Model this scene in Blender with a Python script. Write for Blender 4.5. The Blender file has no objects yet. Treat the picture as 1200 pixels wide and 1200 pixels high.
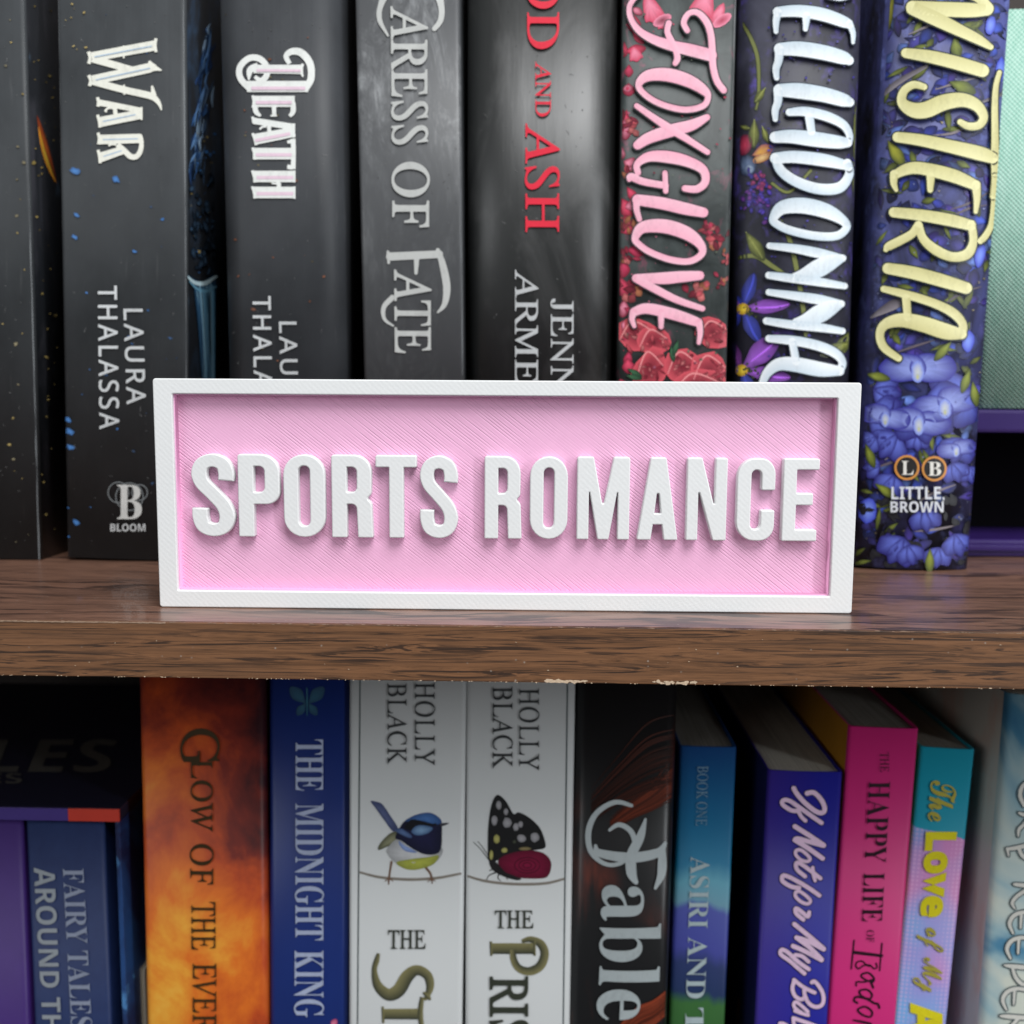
import bpy, bmesh, math, random
from mathutils import Vector, Matrix, Euler

S = bpy.context.scene
COL = S.collection
# ------------------------------------------------------------------ camera
CAM = Vector((0.0, -0.2438, 0.0555))
YAW, PITCH, ROLL, FPX = -0.0252, 0.1128, 0.0066, 1200.0
fw = Vector((math.sin(YAW) * math.cos(PITCH), math.cos(YAW) * math.cos(PITCH), -math.sin(PITCH)))
r0 = Vector((math.cos(YAW), -math.sin(YAW), 0))
u0 = r0.cross(fw)
RT = r0 * math.cos(ROLL) + u0 * math.sin(ROLL)
UP = u0 * math.cos(ROLL) - r0 * math.sin(ROLL)
cd = bpy.data.cameras.new('camera')
co = bpy.data.objects.new('camera', cd)
COL.objects.link(co)
co.matrix_world = Matrix(((RT.x, UP.x, -fw.x, CAM.x), (RT.y, UP.y, -fw.y, CAM.y), (RT.z, UP.z, -fw.z, CAM.z), (0, 0, 0, 1)))
cd.sensor_width = 36
cd.lens = 36 * FPX / 1200.0
cd.clip_start = 0.01
cd.clip_end = 50
cd.dof.use_dof = True
cd.dof.focus_distance = 0.260
cd.dof.aperture_fstop = 13
S.camera = co
# ------------------------------------------------------------------ world, lamps, exposure
W = bpy.data.worlds.new('World')
S.world = W
W.use_nodes = True
bg = W.node_tree.nodes['Background']
bg.inputs[0].default_value = (0.93, 0.97, 1.0, 1)
bg.inputs[1].default_value = 0.12
def area(name, loc, target, sx, sy, power, col):
    l = bpy.data.lights.new(name, 'AREA')
    l.shape = 'RECTANGLE'
    l.size, l.size_y, l.energy, l.color = sx, sy, power, col
    o = bpy.data.objects.new(name, l)
    COL.objects.link(o)
    o.location = loc
    o.rotation_euler = (Vector(target) - Vector(loc)).to_track_quat('-Z', 'Y').to_euler()
area('window_light', (0.36, -0.70, 1.20), (0.0, 0.03, 0.0), 0.85, 0.8, 26.0, (0.985, 0.995, 1.0))
area('side_window_light', (0.85, -0.66, 0.26), (0.0, 0.08, 0.08), 0.12, 0.62, 4.6, (0.93, 0.97, 1.0))
area('left_fill_light', (-0.75, -0.80, 0.35), (0.0, 0.06, 0.0), 0.5, 0.5, 2.4, (0.95, 0.98, 1.0))  # added weak fill from the left, lifts left-facing cover sides
S.view_settings.view_transform = 'Standard'
S.view_settings.look = 'None'
S.view_settings.exposure = 0.0
S.view_settings.gamma = 1.0
S.render.engine = 'CYCLES'
S.cycles.max_bounces = 5
S.cycles.diffuse_bounces = 3
S.cycles.glossy_bounces = 3
S.cycles.use_denoising = True

# ------------------------------------------------------------------ helpers
def lin(r, g, b):
    f = lambda c: (c / 12.92 if c <= 0.04045 else ((c + 0.055) / 1.055) ** 2.4)
    return (f(r / 255), f(g / 255), f(b / 255))
def ray(px, py):
    return (fw + RT * ((px - 600) / FPX) - UP * ((py - 600) / FPX)).normalized()
def at(px, py, y):
    d = ray(px, py)
    return CAM + d * ((y - CAM.y) / d.y)
def atz(px, py, z):
    d = ray(px, py)
    return CAM + d * ((z - CAM.z) / d.z)

class NB:
    """tiny node-graph builder"""
    def __init__(s, name, rough=0.4, spec=0.5, coat=0.0):
        s.m = bpy.data.materials.new(name)
        s.m.use_nodes = True
        s.t = s.m.node_tree
        s.b = s.t.nodes['Principled BSDF']
        s.b.inputs['Roughness'].default_value = rough
        s.b.inputs['Specular IOR Level'].default_value = spec
        s.b.inputs['Coat Weight'].default_value = coat
        s._oc = None
    def n(s, kind, **kw):
        nd = s.t.nodes.new(kind)
        for k, v in kw.items():
            setattr(nd, k, v)
        return nd
    def put(s, sock, v):
        if v is None: return
        if hasattr(v, 'is_output'):
            s.t.links.new(v, sock)
        elif isinstance(v, (tuple, list)):
            v = tuple(v)
            if len(sock.default_value) == 4 and len(v) == 3: v = v + (1,)
            sock.default_value = v
        else:
            sock.default_value = v
    def oc(s):
        if s._oc is None:
            s._oc = s.n('ShaderNodeTexCoord').outputs['Object']
        return s._oc
    def map(s, scale=(1, 1, 1), loc=(0, 0, 0), rot=(0, 0, 0), src=None):
        m = s.n('ShaderNodeMapping')
        s.put(m.inputs[0], src or s.oc())
        m.inputs['Location'].default_value = loc
        m.inputs['Rotation'].default_value = rot
        m.inputs['Scale'].default_value = scale
        return m.outputs[0]
    def noise(s, vec, scale=1.0, detail=4, rough=0.55, dist=0.0, w=None):
        n = s.n('ShaderNodeTexNoise')
        s.put(n.inputs['Vector'], vec)
        n.inputs['Scale'].default_value = scale
        n.inputs['Detail'].default_value = detail
        n.inputs['Roughness'].default_value = rough
        n.inputs['Distortion'].default_value = dist
        return n.outputs['Fac']
    def voro(s, vec, scale=1.0, feature='F1'):
        n = s.n('ShaderNodeTexVoronoi', feature=feature)
        s.put(n.inputs['Vector'], vec)
        n.inputs['Scale'].default_value = scale
        return n
    def ramp(s, fac, stops, interp='LINEAR'):
        r = s.n('ShaderNodeValToRGB')
        r.color_ramp.interpolation = interp
        e = r.color_ramp.elements
        while len(e) < len(stops): e.new(0.5)
        for i, (p, c) in enumerate(stops):
            e[i].position = p
            if not isinstance(c, (tuple, list)): c = (c, c, c)
            e[i].color = tuple(c) + (1,)
        s.put(r.inputs[0], fac)
        return r.outputs[0]
    def math(s, op, a, b=0.0):
        m = s.n('ShaderNodeMath', operation=op)
        s.put(m.inputs[0], a); s.put(m.inputs[1], b)
        return m.outputs[0]
    def mix(s, fac, a, b, blend='MIX'):
        m = s.n('ShaderNodeMix', data_type='RGBA', blend_type=blend)
        s.put(m.inputs[0], fac); s.put(m.inputs[6], a); s.put(m.inputs[7], b)
        return m.outputs[2]
    def sep(s, axis, src=None):
        m = s.n('ShaderNodeSeparateXYZ')
        s.put(m.inputs[0], src or s.oc())
        return m.outputs[axis]
    def rng(s, v, a, b):
        m = s.n('ShaderNodeMapRange')
        s.put(m.inputs[0], v)
        m.inputs[1].default_value, m.inputs[2].default_value = a, b
        return m.outputs[0]
    def bump(s, h, strength=0.3, dist=0.0003):
        b = s.n('ShaderNodeBump')
        b.inputs['Strength'].default_value = strength
        b.inputs['Distance'].default_value = dist
        s.put(b.inputs['Height'], h)
        s.t.links.new(b.outputs[0], s.b.inputs['Normal'])
    def col(s, c): s.put(s.b.inputs['Base Color'], c); return s
    def rgh(s, c): s.put(s.b.inputs['Roughness'], c); return s

def plain(name, c, rough=0.45, spec=0.5, var=0.12, scale=120):
    nb = NB(name, rough, spec)
    n = nb.noise(nb.oc(), scale, 3)
    nb.col(nb.mix(n, tuple(v * (1 - var) for v in c), tuple(min(1, v * (1 + var)) for v in c)))
    return nb.m

def link(name, me, parent=None, mat=None):
    o = bpy.data.objects.new(name, me)
    COL.objects.link(o)
    if mat is not None:
        for m in (mat if isinstance(mat, (list, tuple)) else [mat]): me.materials.append(m)
    if parent: o.parent = parent
    return o
def thing(name, label, cat, loc=(0, 0, 0), rot=(0, 0, 0), group=None):
    o = bpy.data.objects.new(name, None)
    COL.objects.link(o)
    o.empty_display_size = 0.02
    o.location, o.rotation_euler = loc, rot
    o['label'], o['category'] = label, cat
    if group: o['group'] = group
    return o
def add_box(bm, x0, x1, y0, y1, z0, z1, mi=0):
    v = [bm.verts.new((x, y, z)) for z in (z0, z1) for y in (y0, y1) for x in (x0, x1)]
    for f in ((0, 1, 5, 4), (1, 3, 7, 5), (3, 2, 6, 7), (2, 0, 4, 6), (4, 5, 7, 6), (2, 3, 1, 0)):
        bm.faces.new([v[i] for i in f]).material_index = mi
def box_mesh(x0, x1, y0, y1, z0, z1, bev=0.0):
    bm = bmesh.new()
    add_box(bm, x0, x1, y0, y1, z0, z1)
    if bev:
        bmesh.ops.bevel(bm, geom=list(bm.edges), offset=bev, segments=2, affect='EDGES', profile=0.6)
    me = bpy.data.meshes.new('m')
    bm.to_mesh(me); bm.free()
    return me
def fillet(pts, default=0.0, n=6):
    """polygon corners (x, y[, radius]) -> list of points with rounded corners"""
    out = []
    N = len(pts)
    for i, p in enumerate(pts):
        P = Vector(p[:2]); r = p[2] if len(p) > 2 else default
        A = (Vector(pts[i - 1][:2]) - P); B = (Vector(pts[(i + 1) % N][:2]) - P)
        la, lb = A.length, B.length
        A.normalize(); B.normalize()
        ang = A.angle(B)
        if r < 1e-6 or ang > 3.1:
            out.append(P); continue
        d = min(r / math.tan(ang / 2), la * 0.5, lb * 0.5)
        rr = d * math.tan(ang / 2)
        bis = (A + B).normalized()
        c = P + bis * (rr / math.sin(ang / 2))
        a0 = (P + A * d) - c; a1 = (P + B * d) - c
        t0 = math.atan2(a0.y, a0.x); t1 = math.atan2(a1.y, a1.x)
        dt = (t1 - t0 + math.pi) % (2 * math.pi) - math.pi
        for k in range(n + 1):
            t = t0 + dt * k / n
            out.append(c + Vector((math.cos(t), math.sin(t))) * rr)
    return out
def solid_outline(loops, depth, bevel):
    """closed 2D loops (outer + holes) -> bevelled solid, z from 0 to depth"""
    c = bpy.data.curves.new('c', 'CURVE')
    c.dimensions = '2D'; c.fill_mode = 'BOTH'
    for lp in loops:
        sp = c.splines.new('POLY')
        sp.points.add(len(lp) - 1)
        for k, p in enumerate(lp): sp.points[k].co = (p[0], p[1], 0, 1)
        sp.use_cyclic_u = True
    c.extrude = depth / 2 - bevel
    c.bevel_depth = bevel
    c.bevel_resolution = 2
    c.offset = -bevel
    o = bpy.data.objects.new('c', c)
    COL.objects.link(o)
    me = bpy.data.meshes.new_from_object(o)
    bpy.data.objects.remove(o)
    for v in me.vertices: v.co.z += depth / 2
    return me
def crom(p, closed=False, n=6):
    """Catmull-Rom through points (any dimension)"""
    N = len(p); out = []
    segs = N if closed else N - 1
    for i in range(segs):
        if closed: a, b, c, d = p[i - 1], p[i], p[(i + 1) % N], p[(i + 2) % N]
        else: a, b, c, d = p[max(i - 1, 0)], p[i], p[i + 1], p[min(i + 2, N - 1)]
        for k in range(n):
            t = k / n
            out.append(tuple(0.5 * ((2 * B) + (-A + C) * t + (2 * A - 5 * B + 4 * C - D) * t * t + (-A + 3 * B - 3 * C + D) * t ** 3)
                             for A, B, C, D in zip(a, b, c, d)))
    if not closed: out.append(tuple(p[-1]))
    return out

def ink_mat(name, rough, spec, metal):
    nb = NB(name, rough, spec)
    a = nb.n('ShaderNodeAttribute', attribute_name='Col').outputs['Color']
    n = nb.noise(nb.map((900, 900, 500)), 1.0, 4, .65)
    m = nb.noise(nb.map((140, 140, 90)), 1.0, 4, .6)
    k = nb.ramp(nb.math('ADD', nb.math('MULTIPLY', n, .5), nb.math('MULTIPLY', m, .5)), [(.32, .84), (.5, 1.0), (.68, 1.0)])
    nb.col(nb.mix(1.0, a, k, 'MULTIPLY'))
    nb.b.inputs['Metallic'].default_value = metal
    nb.bump(n, .12, .00008)
    return nb.m
INK = ink_mat('printed_ink', 0.42, 0.4, 0.0)
FOIL = ink_mat('silver_foil', 0.36, 0.6, 0.3)

class Ink:
    """flat print on a surface: collects strokes, blobs and petals given as photo pixels, maps them on the cover"""
    def __init__(s, surf, base=0.00008, step=0.000005):
        s.surf, s.bm, s.h, s.step = surf, bmesh.new(), base, step
        s.cl = s.bm.loops.layers.float_color.new('Col')
    def lay(s):
        s.h += s.step
        return s.h
    def vert(s, x, y, e): return s.bm.verts.new(s.surf.put(x, y, e))
    def face(s, vs, cols):
        try: f = s.bm.faces.new(vs)
        except ValueError: return
        for l, c in zip(f.loops, cols): l[s.cl] = (c[0], c[1], c[2], 1)
    def stroke(s, pts, col, closed=False, cap='round', grow=0.0, n=6, col2=None, smooth=True):
        e = s.lay()
        if smooth and len(pts) > 2: P = crom(pts, closed, n)
        else:
            P = []
            for a, b in zip(pts, pts[1:]):
                P += [tuple(A + (B - A) * k / 5 for A, B in zip(a, b)) for k in range(5)]
            P.append(tuple(pts[-1]))
        N = len(P); L, R = [], []
        for i in range(N):
            a = P[i - 1] if (i or closed) else P[0]; b = P[(i + 1) % N] if (i < N - 1 or closed) else P[-1]
            d = Vector((b[0] - a[0], b[1] - a[1]))
            if d.length < 1e-9: d = Vector((1, 0))
            d.normalize()
            w = max(P[i][2], 0.2) / 2 + grow
            L.append((P[i][0] - d.y * w, P[i][1] + d.x * w)); R.append((P[i][0] + d.y * w, P[i][1] - d.x * w))
        lv = [s.vert(x, y, e) for x, y in L]; rv = [s.vert(x, y, e) for x, y in R]
        c2 = col2 or col
        for i in range(N if closed else N - 1):
            j = (i + 1) % N
            s.face([lv[i], lv[j], rv[j], rv[i]], [col, col, c2, c2])
        if cap == 'round' and not closed:
            for i, sg in ((0, -1), (N - 1, 1)):
                j = 1 if i == 0 else N - 2
                d = Vector((P[i][0] - P[j][0], P[i][1] - P[j][1]))
                if d.length < 1e-9: continue
                d.normalize(); w = max(P[i][2], 0.2) / 2 + grow
                ctr = s.vert(P[i][0], P[i][1], e); prev = None
                for k in range(9):
                    t = -math.pi / 2 + math.pi * k / 8
                    v = s.vert(P[i][0] + (d.x * math.cos(t) - d.y * math.sin(t)) * w, P[i][1] + (d.y * math.cos(t) + d.x * math.sin(t)) * w, e)
                    if prev: s.face([ctr, prev, v], [col] * 3)
                    prev = v
    def blob(s, pts, cin, cout, smooth=True, ctr=None, n=4, jit=0.0, rnd=random):
        e = s.lay()
        P = crom(pts, True, n) if smooth else [tuple(p) for p in pts]
        cx, cy = ctr or (sum(p[0] for p in P) / len(P), sum(p[1] for p in P) / len(P))
        rings = [[(cx, cy)] , [(cx + (x - cx) * .5, cy + (y - cy) * .5) for x, y in P], P]
        c0 = s.vert(cx, cy, e)
        v1 = [s.vert(x, y, e) for x, y in rings[1]]; v2 = [s.vert(x, y, e) for x, y in P]
        N = len(P)
        def J(c):
            k = 1 + rnd.uniform(-jit, jit); return tuple(v * k for v in c)
        m = tuple(a * .6 + b * .4 for a, b in zip(cin, cout))
        c1 = [J(m) for _ in P]; c2 = [J(cout) for _ in P]
        for i in range(N):
            j = (i + 1) % N
            s.face([c0, v1[i], v1[j]], [cin, c1[i], c1[j]])
            s.face([v1[i], v2[i], v2[j], v1[j]], [c1[i], c2[i], c2[j], c1[j]])
    def oval(s, x, y, a, b, ang, cin, cout, n=12, wob=0.0, rnd=random):
        pts = []
        for k in range(n):
            t = 2 * math.pi * k / n; q = 1 + rnd.uniform(-wob, wob)
            dx, dy = a * math.cos(t) * q, b * math.sin(t) * q
            pts.append((x + dx * math.cos(ang) - dy * math.sin(ang), y + dx * math.sin(ang) + dy * math.cos(ang)))
        s.blob(pts, cin, cout, smooth=n < 10, rnd=rnd)
    def petal(s, x, y, ang, ln, wd, cin, cout, tip=0.55, jit=0.12, rnd=random):
        ca, sa = math.cos(ang), math.sin(ang)
        prof = ((0, 0.06), (.25, .6), (tip, 1.0), (.85, .62), (1.0, .0), (.85, -.62), (tip, -1.0), (.25, -.6), (0, -.06))
        pts = [(x + ca * t * ln - sa * q * wd / 2, y + sa * t * ln + ca * q * wd / 2) for t, q in prof]
        s.blob(pts, cin, cout, jit=jit, rnd=rnd, ctr=(x + ca * ln * .3, y + sa * ln * .3))
    def flower(s, x, y, r, n, cin, cout, eye=None, rot=0.0, wd=0.75, sq=1.0, rnd=random):
        for k in range(n):
            a = rot + 2 * math.pi * k / n + rnd.uniform(-.12, .12)
            s.petal(x, y, a, r * rnd.uniform(.85, 1.1), r * wd, cin, cout, rnd=rnd)
        if eye: s.oval(x, y, r * .2, r * .17, 0, eye, tuple(v * .6 for v in eye))
    def mesh(s):
        me = bpy.data.meshes.new('ink')
        s.bm.normal_update()
        s.bm.to_mesh(me); s.bm.free()
        return me
    def child(s, name, parent, mat=None): return link(name, s.mesh(), parent, mat or INK)

def Zm(x0, y0, k):
    """points measured in an enlarged crop -> photo pixels (point widths too)"""
    return lambda pts: [(x0 + p[0] * k, y0 + p[1] * k) + ((p[2] * k,) if len(p) > 2 else ()) for p in pts]

# letter shapes: Blender's own built-in fonts; the mathematical letters give serif, script and bold styles
STY = {'bold': (0x1D400, 0x1D41A), 'ital': (0x1D434, 0x1D44E), 'bital': (0x1D468, 0x1D482), 'script': (0x1D4D0, 0x1D4EA),
       'sans': (0x1D5A0, 0x1D5BA), 'sansb': (0x1D5D4, 0x1D5EE), 'sansbi': (0x1D63C, 0x1D656)}
def glyphs(text, style, offset=0.0, space=1.0):
    base = STY.get('ital' if style == 'serif' else style)
    body = ''
    for c in text:
        if base and 'A' <= c <= 'Z': body += chr(base[0] + ord(c) - 65)
        elif base and 'a' <= c <= 'z': body += chr(base[1] + ord(c) - 97)
        else: body += c
    cu = bpy.data.curves.new('t', 'FONT')
    cu.body = body; cu.size = 1; cu.offset = offset; cu.space_character = space; cu.resolution_u = 4
    if style == 'serif': cu.shear = 0
    o = bpy.data.objects.new('t', cu); COL.objects.link(o)
    me = bpy.data.meshes.new_from_object(o)
    bpy.data.objects.remove(o)
    if style == 'serif':
        for v in me.vertices: v.co.x -= v.co.y * 0.262
    return me

class Surf:
    """spine surface of a book: photo pixel -> local point on it"""
    def __init__(s, root_loc, lean, w, bulge, er, pw=2):
        s.pw = pw
        s.M = Matrix.Translation(root_loc) @ Euler((0, lean, 0)).to_matrix().to_4x4()
        s.I = s.M.inverted(); s.w, s.bulge, s.er = w, bulge, er
    def prof(s, u):
        h = s.w / 2; u = max(-h, min(h, u)); q = u / h
        y = -s.bulge * (1 - abs(q) ** s.pw); e = abs(u) - (h - s.er)
        if e > 0: y += s.er - math.sqrt(max(0, s.er ** 2 - min(e, s.er) ** 2))
        return y
    def uv(s, px, py):
        o = s.I @ CAM; d = (s.I.to_3x3() @ ray(px, py)); y = -s.bulge
        for _ in range(4):
            t = (y - o.y) / d.y; u = o.x + d.x * t; v = o.z + d.z * t; y = s.prof(u)
        return u, v
    def put(s, px, py, e):
        u, v = s.uv(px, py)
        u = max(-s.w / 2 + s.er * .3, min(s.w / 2 - s.er * .3, u))
        return (u, s.prof(u) - e, v)

class Book: pass
def paper(name, c):
    nb = NB(name, .85, .2)
    n = nb.noise(nb.map((2600, 14, 14)), 1.0, 3, .7)
    m = nb.noise(nb.map((160, 60, 60)), 1.0, 4, .6)
    b = nb.mix(nb.ramp(n, [(.36, 0.), (.56, 1.)]), tuple(v * .55 for v in c), c)
    nb.col(nb.mix(nb.ramp(m, [(.35, .35), (.6, 0.)]), b, tuple(v * .7 for v in c)))
    nb.bump(n, .6, .0003)
    return nb.m
PAPER = paper('page_paper', lin(205, 200, 188))
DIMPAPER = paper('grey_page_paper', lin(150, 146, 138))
def book(name, label, L, R, plane, zb, ztop, mat, depth=0.13, bulge=0.0006, er=0.0012, hard=False, group=None, pages=None, side=None, cat='book', th=None, pw=2):
    yb = plane + bulge
    a0, a1, b0, b1 = at(L[0], L[1], yb), at(L[2], L[3], yb), at(R[0], R[1], yb), at(R[2], R[3], yb)
    sl, sr = (a0.x - a1.x) / (a0.z - a1.z), (b0.x - b1.x) / (b0.z - b1.z)
    lean = math.atan((sl + sr) / 2)
    zm = (a0.z + a1.z + b0.z + b1.z) / 4
    xl, xr = a0.x + sl * (zm - a0.z), b0.x + sr * (zm - b0.z)
    w = (xr - xl) * math.cos(lean); cx = (xl + xr) / 2 + math.tan(lean) * (zb - zm)
    loc = Vector((cx, yb, zb + abs(math.sin(lean)) * w / 2 + 0.0002))
    H = (ztop - loc.z) / math.cos(lean)
    root = thing(name, label, cat, loc, (0, lean, 0), group)
    B = Book(); B.root, B.w, B.H = root, w, H
    B.surf = Surf(loc, lean, w, bulge, er, pw)
    th = th or (0.0022 if hard else 0.0006)
    h = w / 2
    us = [-h + (w) * (0.5 - 0.5 * math.cos(math.pi * k / 36)) for k in range(37)]
    outer = [(-h, depth)] + [(u, B.surf.prof(u)) for u in us] + [(h, depth)]
    inner = [(-h + th, depth)] + [(u * (1 - 2 * th / w), B.surf.prof(u) + th * 1.2) for u in us] + [(h - th, depth)]
    bm = bmesh.new()
    N = len(outer)
    rows = [[bm.verts.new((x, y, z)) for x, y in lp] for z in (0, H) for lp in (outer, inner)]
    ob, ib, ot, it = rows
    for i in range(N - 1):
        f = bm.faces.new((ob[i], ob[i + 1], ot[i + 1], ot[i])); f.smooth = True
        if side and i in (0, N - 2): f.material_index = 1
        f = bm.faces.new((ib[i + 1], ib[i], it[i], it[i + 1])); f.smooth = True
        bm.faces.new((ot[i], ot[i + 1], it[i + 1], it[i])); bm.faces.new((ib[i], ib[i + 1], ob[i + 1], ob[i]))
    bm.faces.new((ob[0], ot[0], it[0], ib[0])); bm.faces.new((ob[-1], ib[-1], it[-1], ot[-1]))
    for e in bm.edges:
        if len(e.link_faces) == 2 and e.calc_face_angle(0) > 0.6: e.smooth = False
    me = bpy.data.meshes.new('cover'); bm.to_mesh(me); bm.free()
    B.cover = link('cover', me, root, [mat, side or mat])
    ins = 0.003 if hard else 0.0007
    link('pages', box_mesh(-h + th + .0002, h - th - .0002, max(er, .001) + th + .0008, depth - ins, ins if hard else 0.0001, H - ins), root, pages or PAPER)
    return B
def lettering(B, name, text, style, box, col, upright=False, offset=0.0, space=1.0, mat=None, halo=None, eps=0.0005):
    """box = (x0, x1, y0, y1[, x0b, x1b]): reading down the spine, baseline at x0 and tops at x1 (upright: plain box)"""
    x0, x1, y0, y1 = box[:4]
    xb0, xb1 = (box[4], box[5]) if len(box) > 4 else (x0, x1)
    out = None
    bm = bmesh.new()
    cl = bm.loops.layers.float_color.new('Col')
    jobs = [(offset, col, eps)]
    if halo: jobs.insert(0, (offset + halo[0], halo[1], eps - 0.0001))
    ref = None
    for off, c, e in jobs:
        me = glyphs(text, style, off, space)
        xs = [v.co.x for v in me.vertices]; ys = [v.co.y for v in me.vertices]
        if off == offset or ref is None:
            bb = (min(xs), max(xs), min(ys), max(ys))
            if halo and ref is None:
                mm = glyphs(text, style, offset, space)
                bx = [v.co.x for v in mm.vertices]; by = [v.co.y for v in mm.vertices]
                bb = (min(bx), max(bx), min(by), max(by))
        ref = bb
        t = bmesh.new(); t.from_mesh(me)
        for v in t.verts:
            s_ = (v.co.x - bb[0]) / (bb[1] - bb[0]); q = (v.co.y - bb[2]) / (bb[3] - bb[2])
            if upright: px, py = x0 + s_ * (x1 - x0), y1 + q * (y0 - y1)
            else:
                l, r = x0 + (xb0 - x0) * s_, x1 + (xb1 - x1) * s_
                px, py = l + q * (r - l), y0 + s_ * (y1 - y0)
            u, w = B.surf.uv(px, py)
            v.co = (u, 0, w)
        if B.surf.bulge > 0.0012:
            for k in range(1, 16):
                bmesh.ops.bisect_plane(t, geom=t.verts[:] + t.edges[:] + t.faces[:], plane_co=(-B.w / 2 + B.w * k / 16, 0, 0), plane_no=(1, 0, 0))
        for v in t.verts: v.co.y = B.surf.prof(v.co.x) - e
        mp = {}
        for f in t.faces:
            vs = []
            for v in f.verts:
                if v not in mp: mp[v] = bm.verts.new(v.co)
                vs.append(mp[v])
            try: nf = bm.faces.new(vs)
            except ValueError: continue
            for l in nf.loops: l[cl] = (c[0], c[1], c[2], 1)
        t.free()
    me = bpy.data.meshes.new(name); bm.to_mesh(me); bm.free()
    return link(name, me, B.root, mat or INK)
def on_cover(B, ink):
    """join printed art into the cover mesh itself (its own material slot)"""
    me = ink.mesh()
    bm = bmesh.new(); bm.from_mesh(B.cover.data)
    n0 = len(bm.faces)
    bm.from_mesh(me)
    bm.faces.ensure_lookup_table()
    for f in bm.faces[n0:]: f.material_index = 2
    bm.to_mesh(B.cover.data); bm.free()
    if len(B.cover.data.materials) < 3: B.cover.data.materials.append(INK)

# ------------------------------------------------------------------ the bookcase
def wood(name, light, dark, sc, rough, coat=0.0, cut=.54):
    nb = NB(name, rough, 0.5, coat)
    warp = nb.noise(nb.map((sc[0] * .5, sc[1] * .12, sc[2] * .12), (2, 8, 3)), 1.0, 3, .5)
    comb = nb.n('ShaderNodeCombineXYZ'); nb.put(comb.inputs[2], nb.math('MULTIPLY', warp, .008)); nb.put(comb.inputs[1], nb.math('MULTIPLY', warp, .03))
    add = nb.n('ShaderNodeVectorMath', operation='ADD'); nb.put(add.inputs[0], nb.oc()); nb.put(add.inputs[1], comb.outputs[0])
    P = add.outputs[0]
    a = nb.noise(nb.map((sc[0], sc[1], sc[2]), src=P), 1.0, 6, 0.62)
    b = nb.noise(nb.map((sc[0] * 2.2, sc[1] * 1.5, sc[2] * 1.5), (3, 1, 7), src=P), 1.0, 4, 0.55)
    c = nb.noise(nb.map((sc[0] * .55, sc[1] * .45, sc[2] * .45), (9, 4, 2), src=P), 1.0, 3, 0.5)
    f = nb.noise(nb.map((sc[0] * 6, sc[1] * 5, sc[2] * 5), (1, 4, 2), src=P), 1.0, 3, 0.6)
    base = nb.ramp(a, [(.32, tuple(x * .6 for x in light)), (.5, light), (.72, tuple(x * 1.3 for x in light))])
    base = nb.mix(nb.math('MULTIPLY', nb.ramp(b, [(cut, 0.0), (cut + .06, 0.85)]), nb.ramp(c, [(.40, .15), (.56, 1.)])), base, dark)
    base = nb.mix(nb.ramp(f, [(.5, 0.0), (.7, 0.45)]), base, dark)
    dust = nb.voro(nb.map((420, 420, 420), (1, 2, 3)), 1.0)
    base = nb.mix(nb.math('MULTIPLY', nb.ramp(dust.outputs['Distance'], [(.07, 1.), (.13, 0.)]), nb.ramp(nb.noise(nb.map((150, 150, 150)), 1.0, 2), [(.54, 0.), (.62, .5)])), base, (.38, .34, .30))
    nb.col(base)
    nb.rgh(nb.ramp(b, [(.3, rough), (.8, rough + .12)]))
    nb.bump(f, 0.2, 0.00012)
    return nb.m
SHELF_T = 0.014
WTOP = wood('shelf_top_laminate', (0.190, 0.098, 0.066), (0.018, 0.010, 0.010), (18, 200, 200), 0.31, 0.12, cut=.49)
WEDGE = wood('shelf_edge_band', (0.180, 0.083, 0.038), (0.020, 0.011, 0.008), (14, 820, 980), 0.40, cut=.50)
CHIP = plain('bare_chipboard', (0.55, 0.42, 0.30), 0.9, 0.1, 0.35, 1500)
case = thing('bookcase', 'dark wood-grain bookcase whose worn shelf carries the pink sign', 'bookcase', (0, 0, 0))
link('shelf', box_mesh(-0.45, 0.45, 0.0008, 0.262, -SHELF_T + .0002, 0.0, 0.0), case, WTOP)
link('edge_band', box_mesh(-0.45, 0.45, 0.0, 0.00075, -SHELF_T, -0.0001, 0.00025), case, WEDGE)
link('shelf', box_mesh(-0.45, 0.45, 0.0, 0.262, -0.30, -0.286, 0.0005), case, WTOP)
link('back_panel', box_mesh(-0.45, 0.45, 0.2625, 0.268, -0.30, 0.30), case, plain('back_panel_board', (0.03, 0.02, 0.016), 0.7))
rnd = random.Random(5)
bm = bmesh.new()
def flake(x, z, a, b, y=-0.00012, n=9):
    c = [bm.verts.new((x + a * math.cos(2 * math.pi * k / n) * rnd.uniform(.6, 1.2), y + rnd.uniform(0, .00004), z + b * math.sin(2 * math.pi * k / n) * rnd.uniform(.5, 1.2))) for k in range(n)]
    b_ = [bm.verts.new((v.co.x, 0.0003, v.co.z)) for v in c]
    bm.faces.new(c)
    for k in range(n): bm.faces.new((c[k], b_[k], b_[(k + 1) % n], c[(k + 1) % n]))
for x0, x1 in ((642, 688), (771, 822)):
    for k in range(16):
        px = x0 + (x1 - x0) * (k + rnd.random()) / 16
        p = at(px, 600, 0); flake(p.x * 1.0, -SHELF_T + .0003 + rnd.uniform(0, .0004), rnd.uniform(.0003, .0010), rnd.uniform(.0002, .0005))
for k in range(130):
    x = rnd.uniform(-.14, .13)
    flake(x, -SHELF_T + rnd.uniform(0, .00022), rnd.uniform(.00006, .00028), rnd.uniform(.00005, .00013), n=6)
for k in range(14):
    flake(rnd.uniform(-.12, .12), rnd.uniform(-.012, -.002), rnd.uniform(.0001, .0003), rnd.uniform(.00005, .00015), n=6)
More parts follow.
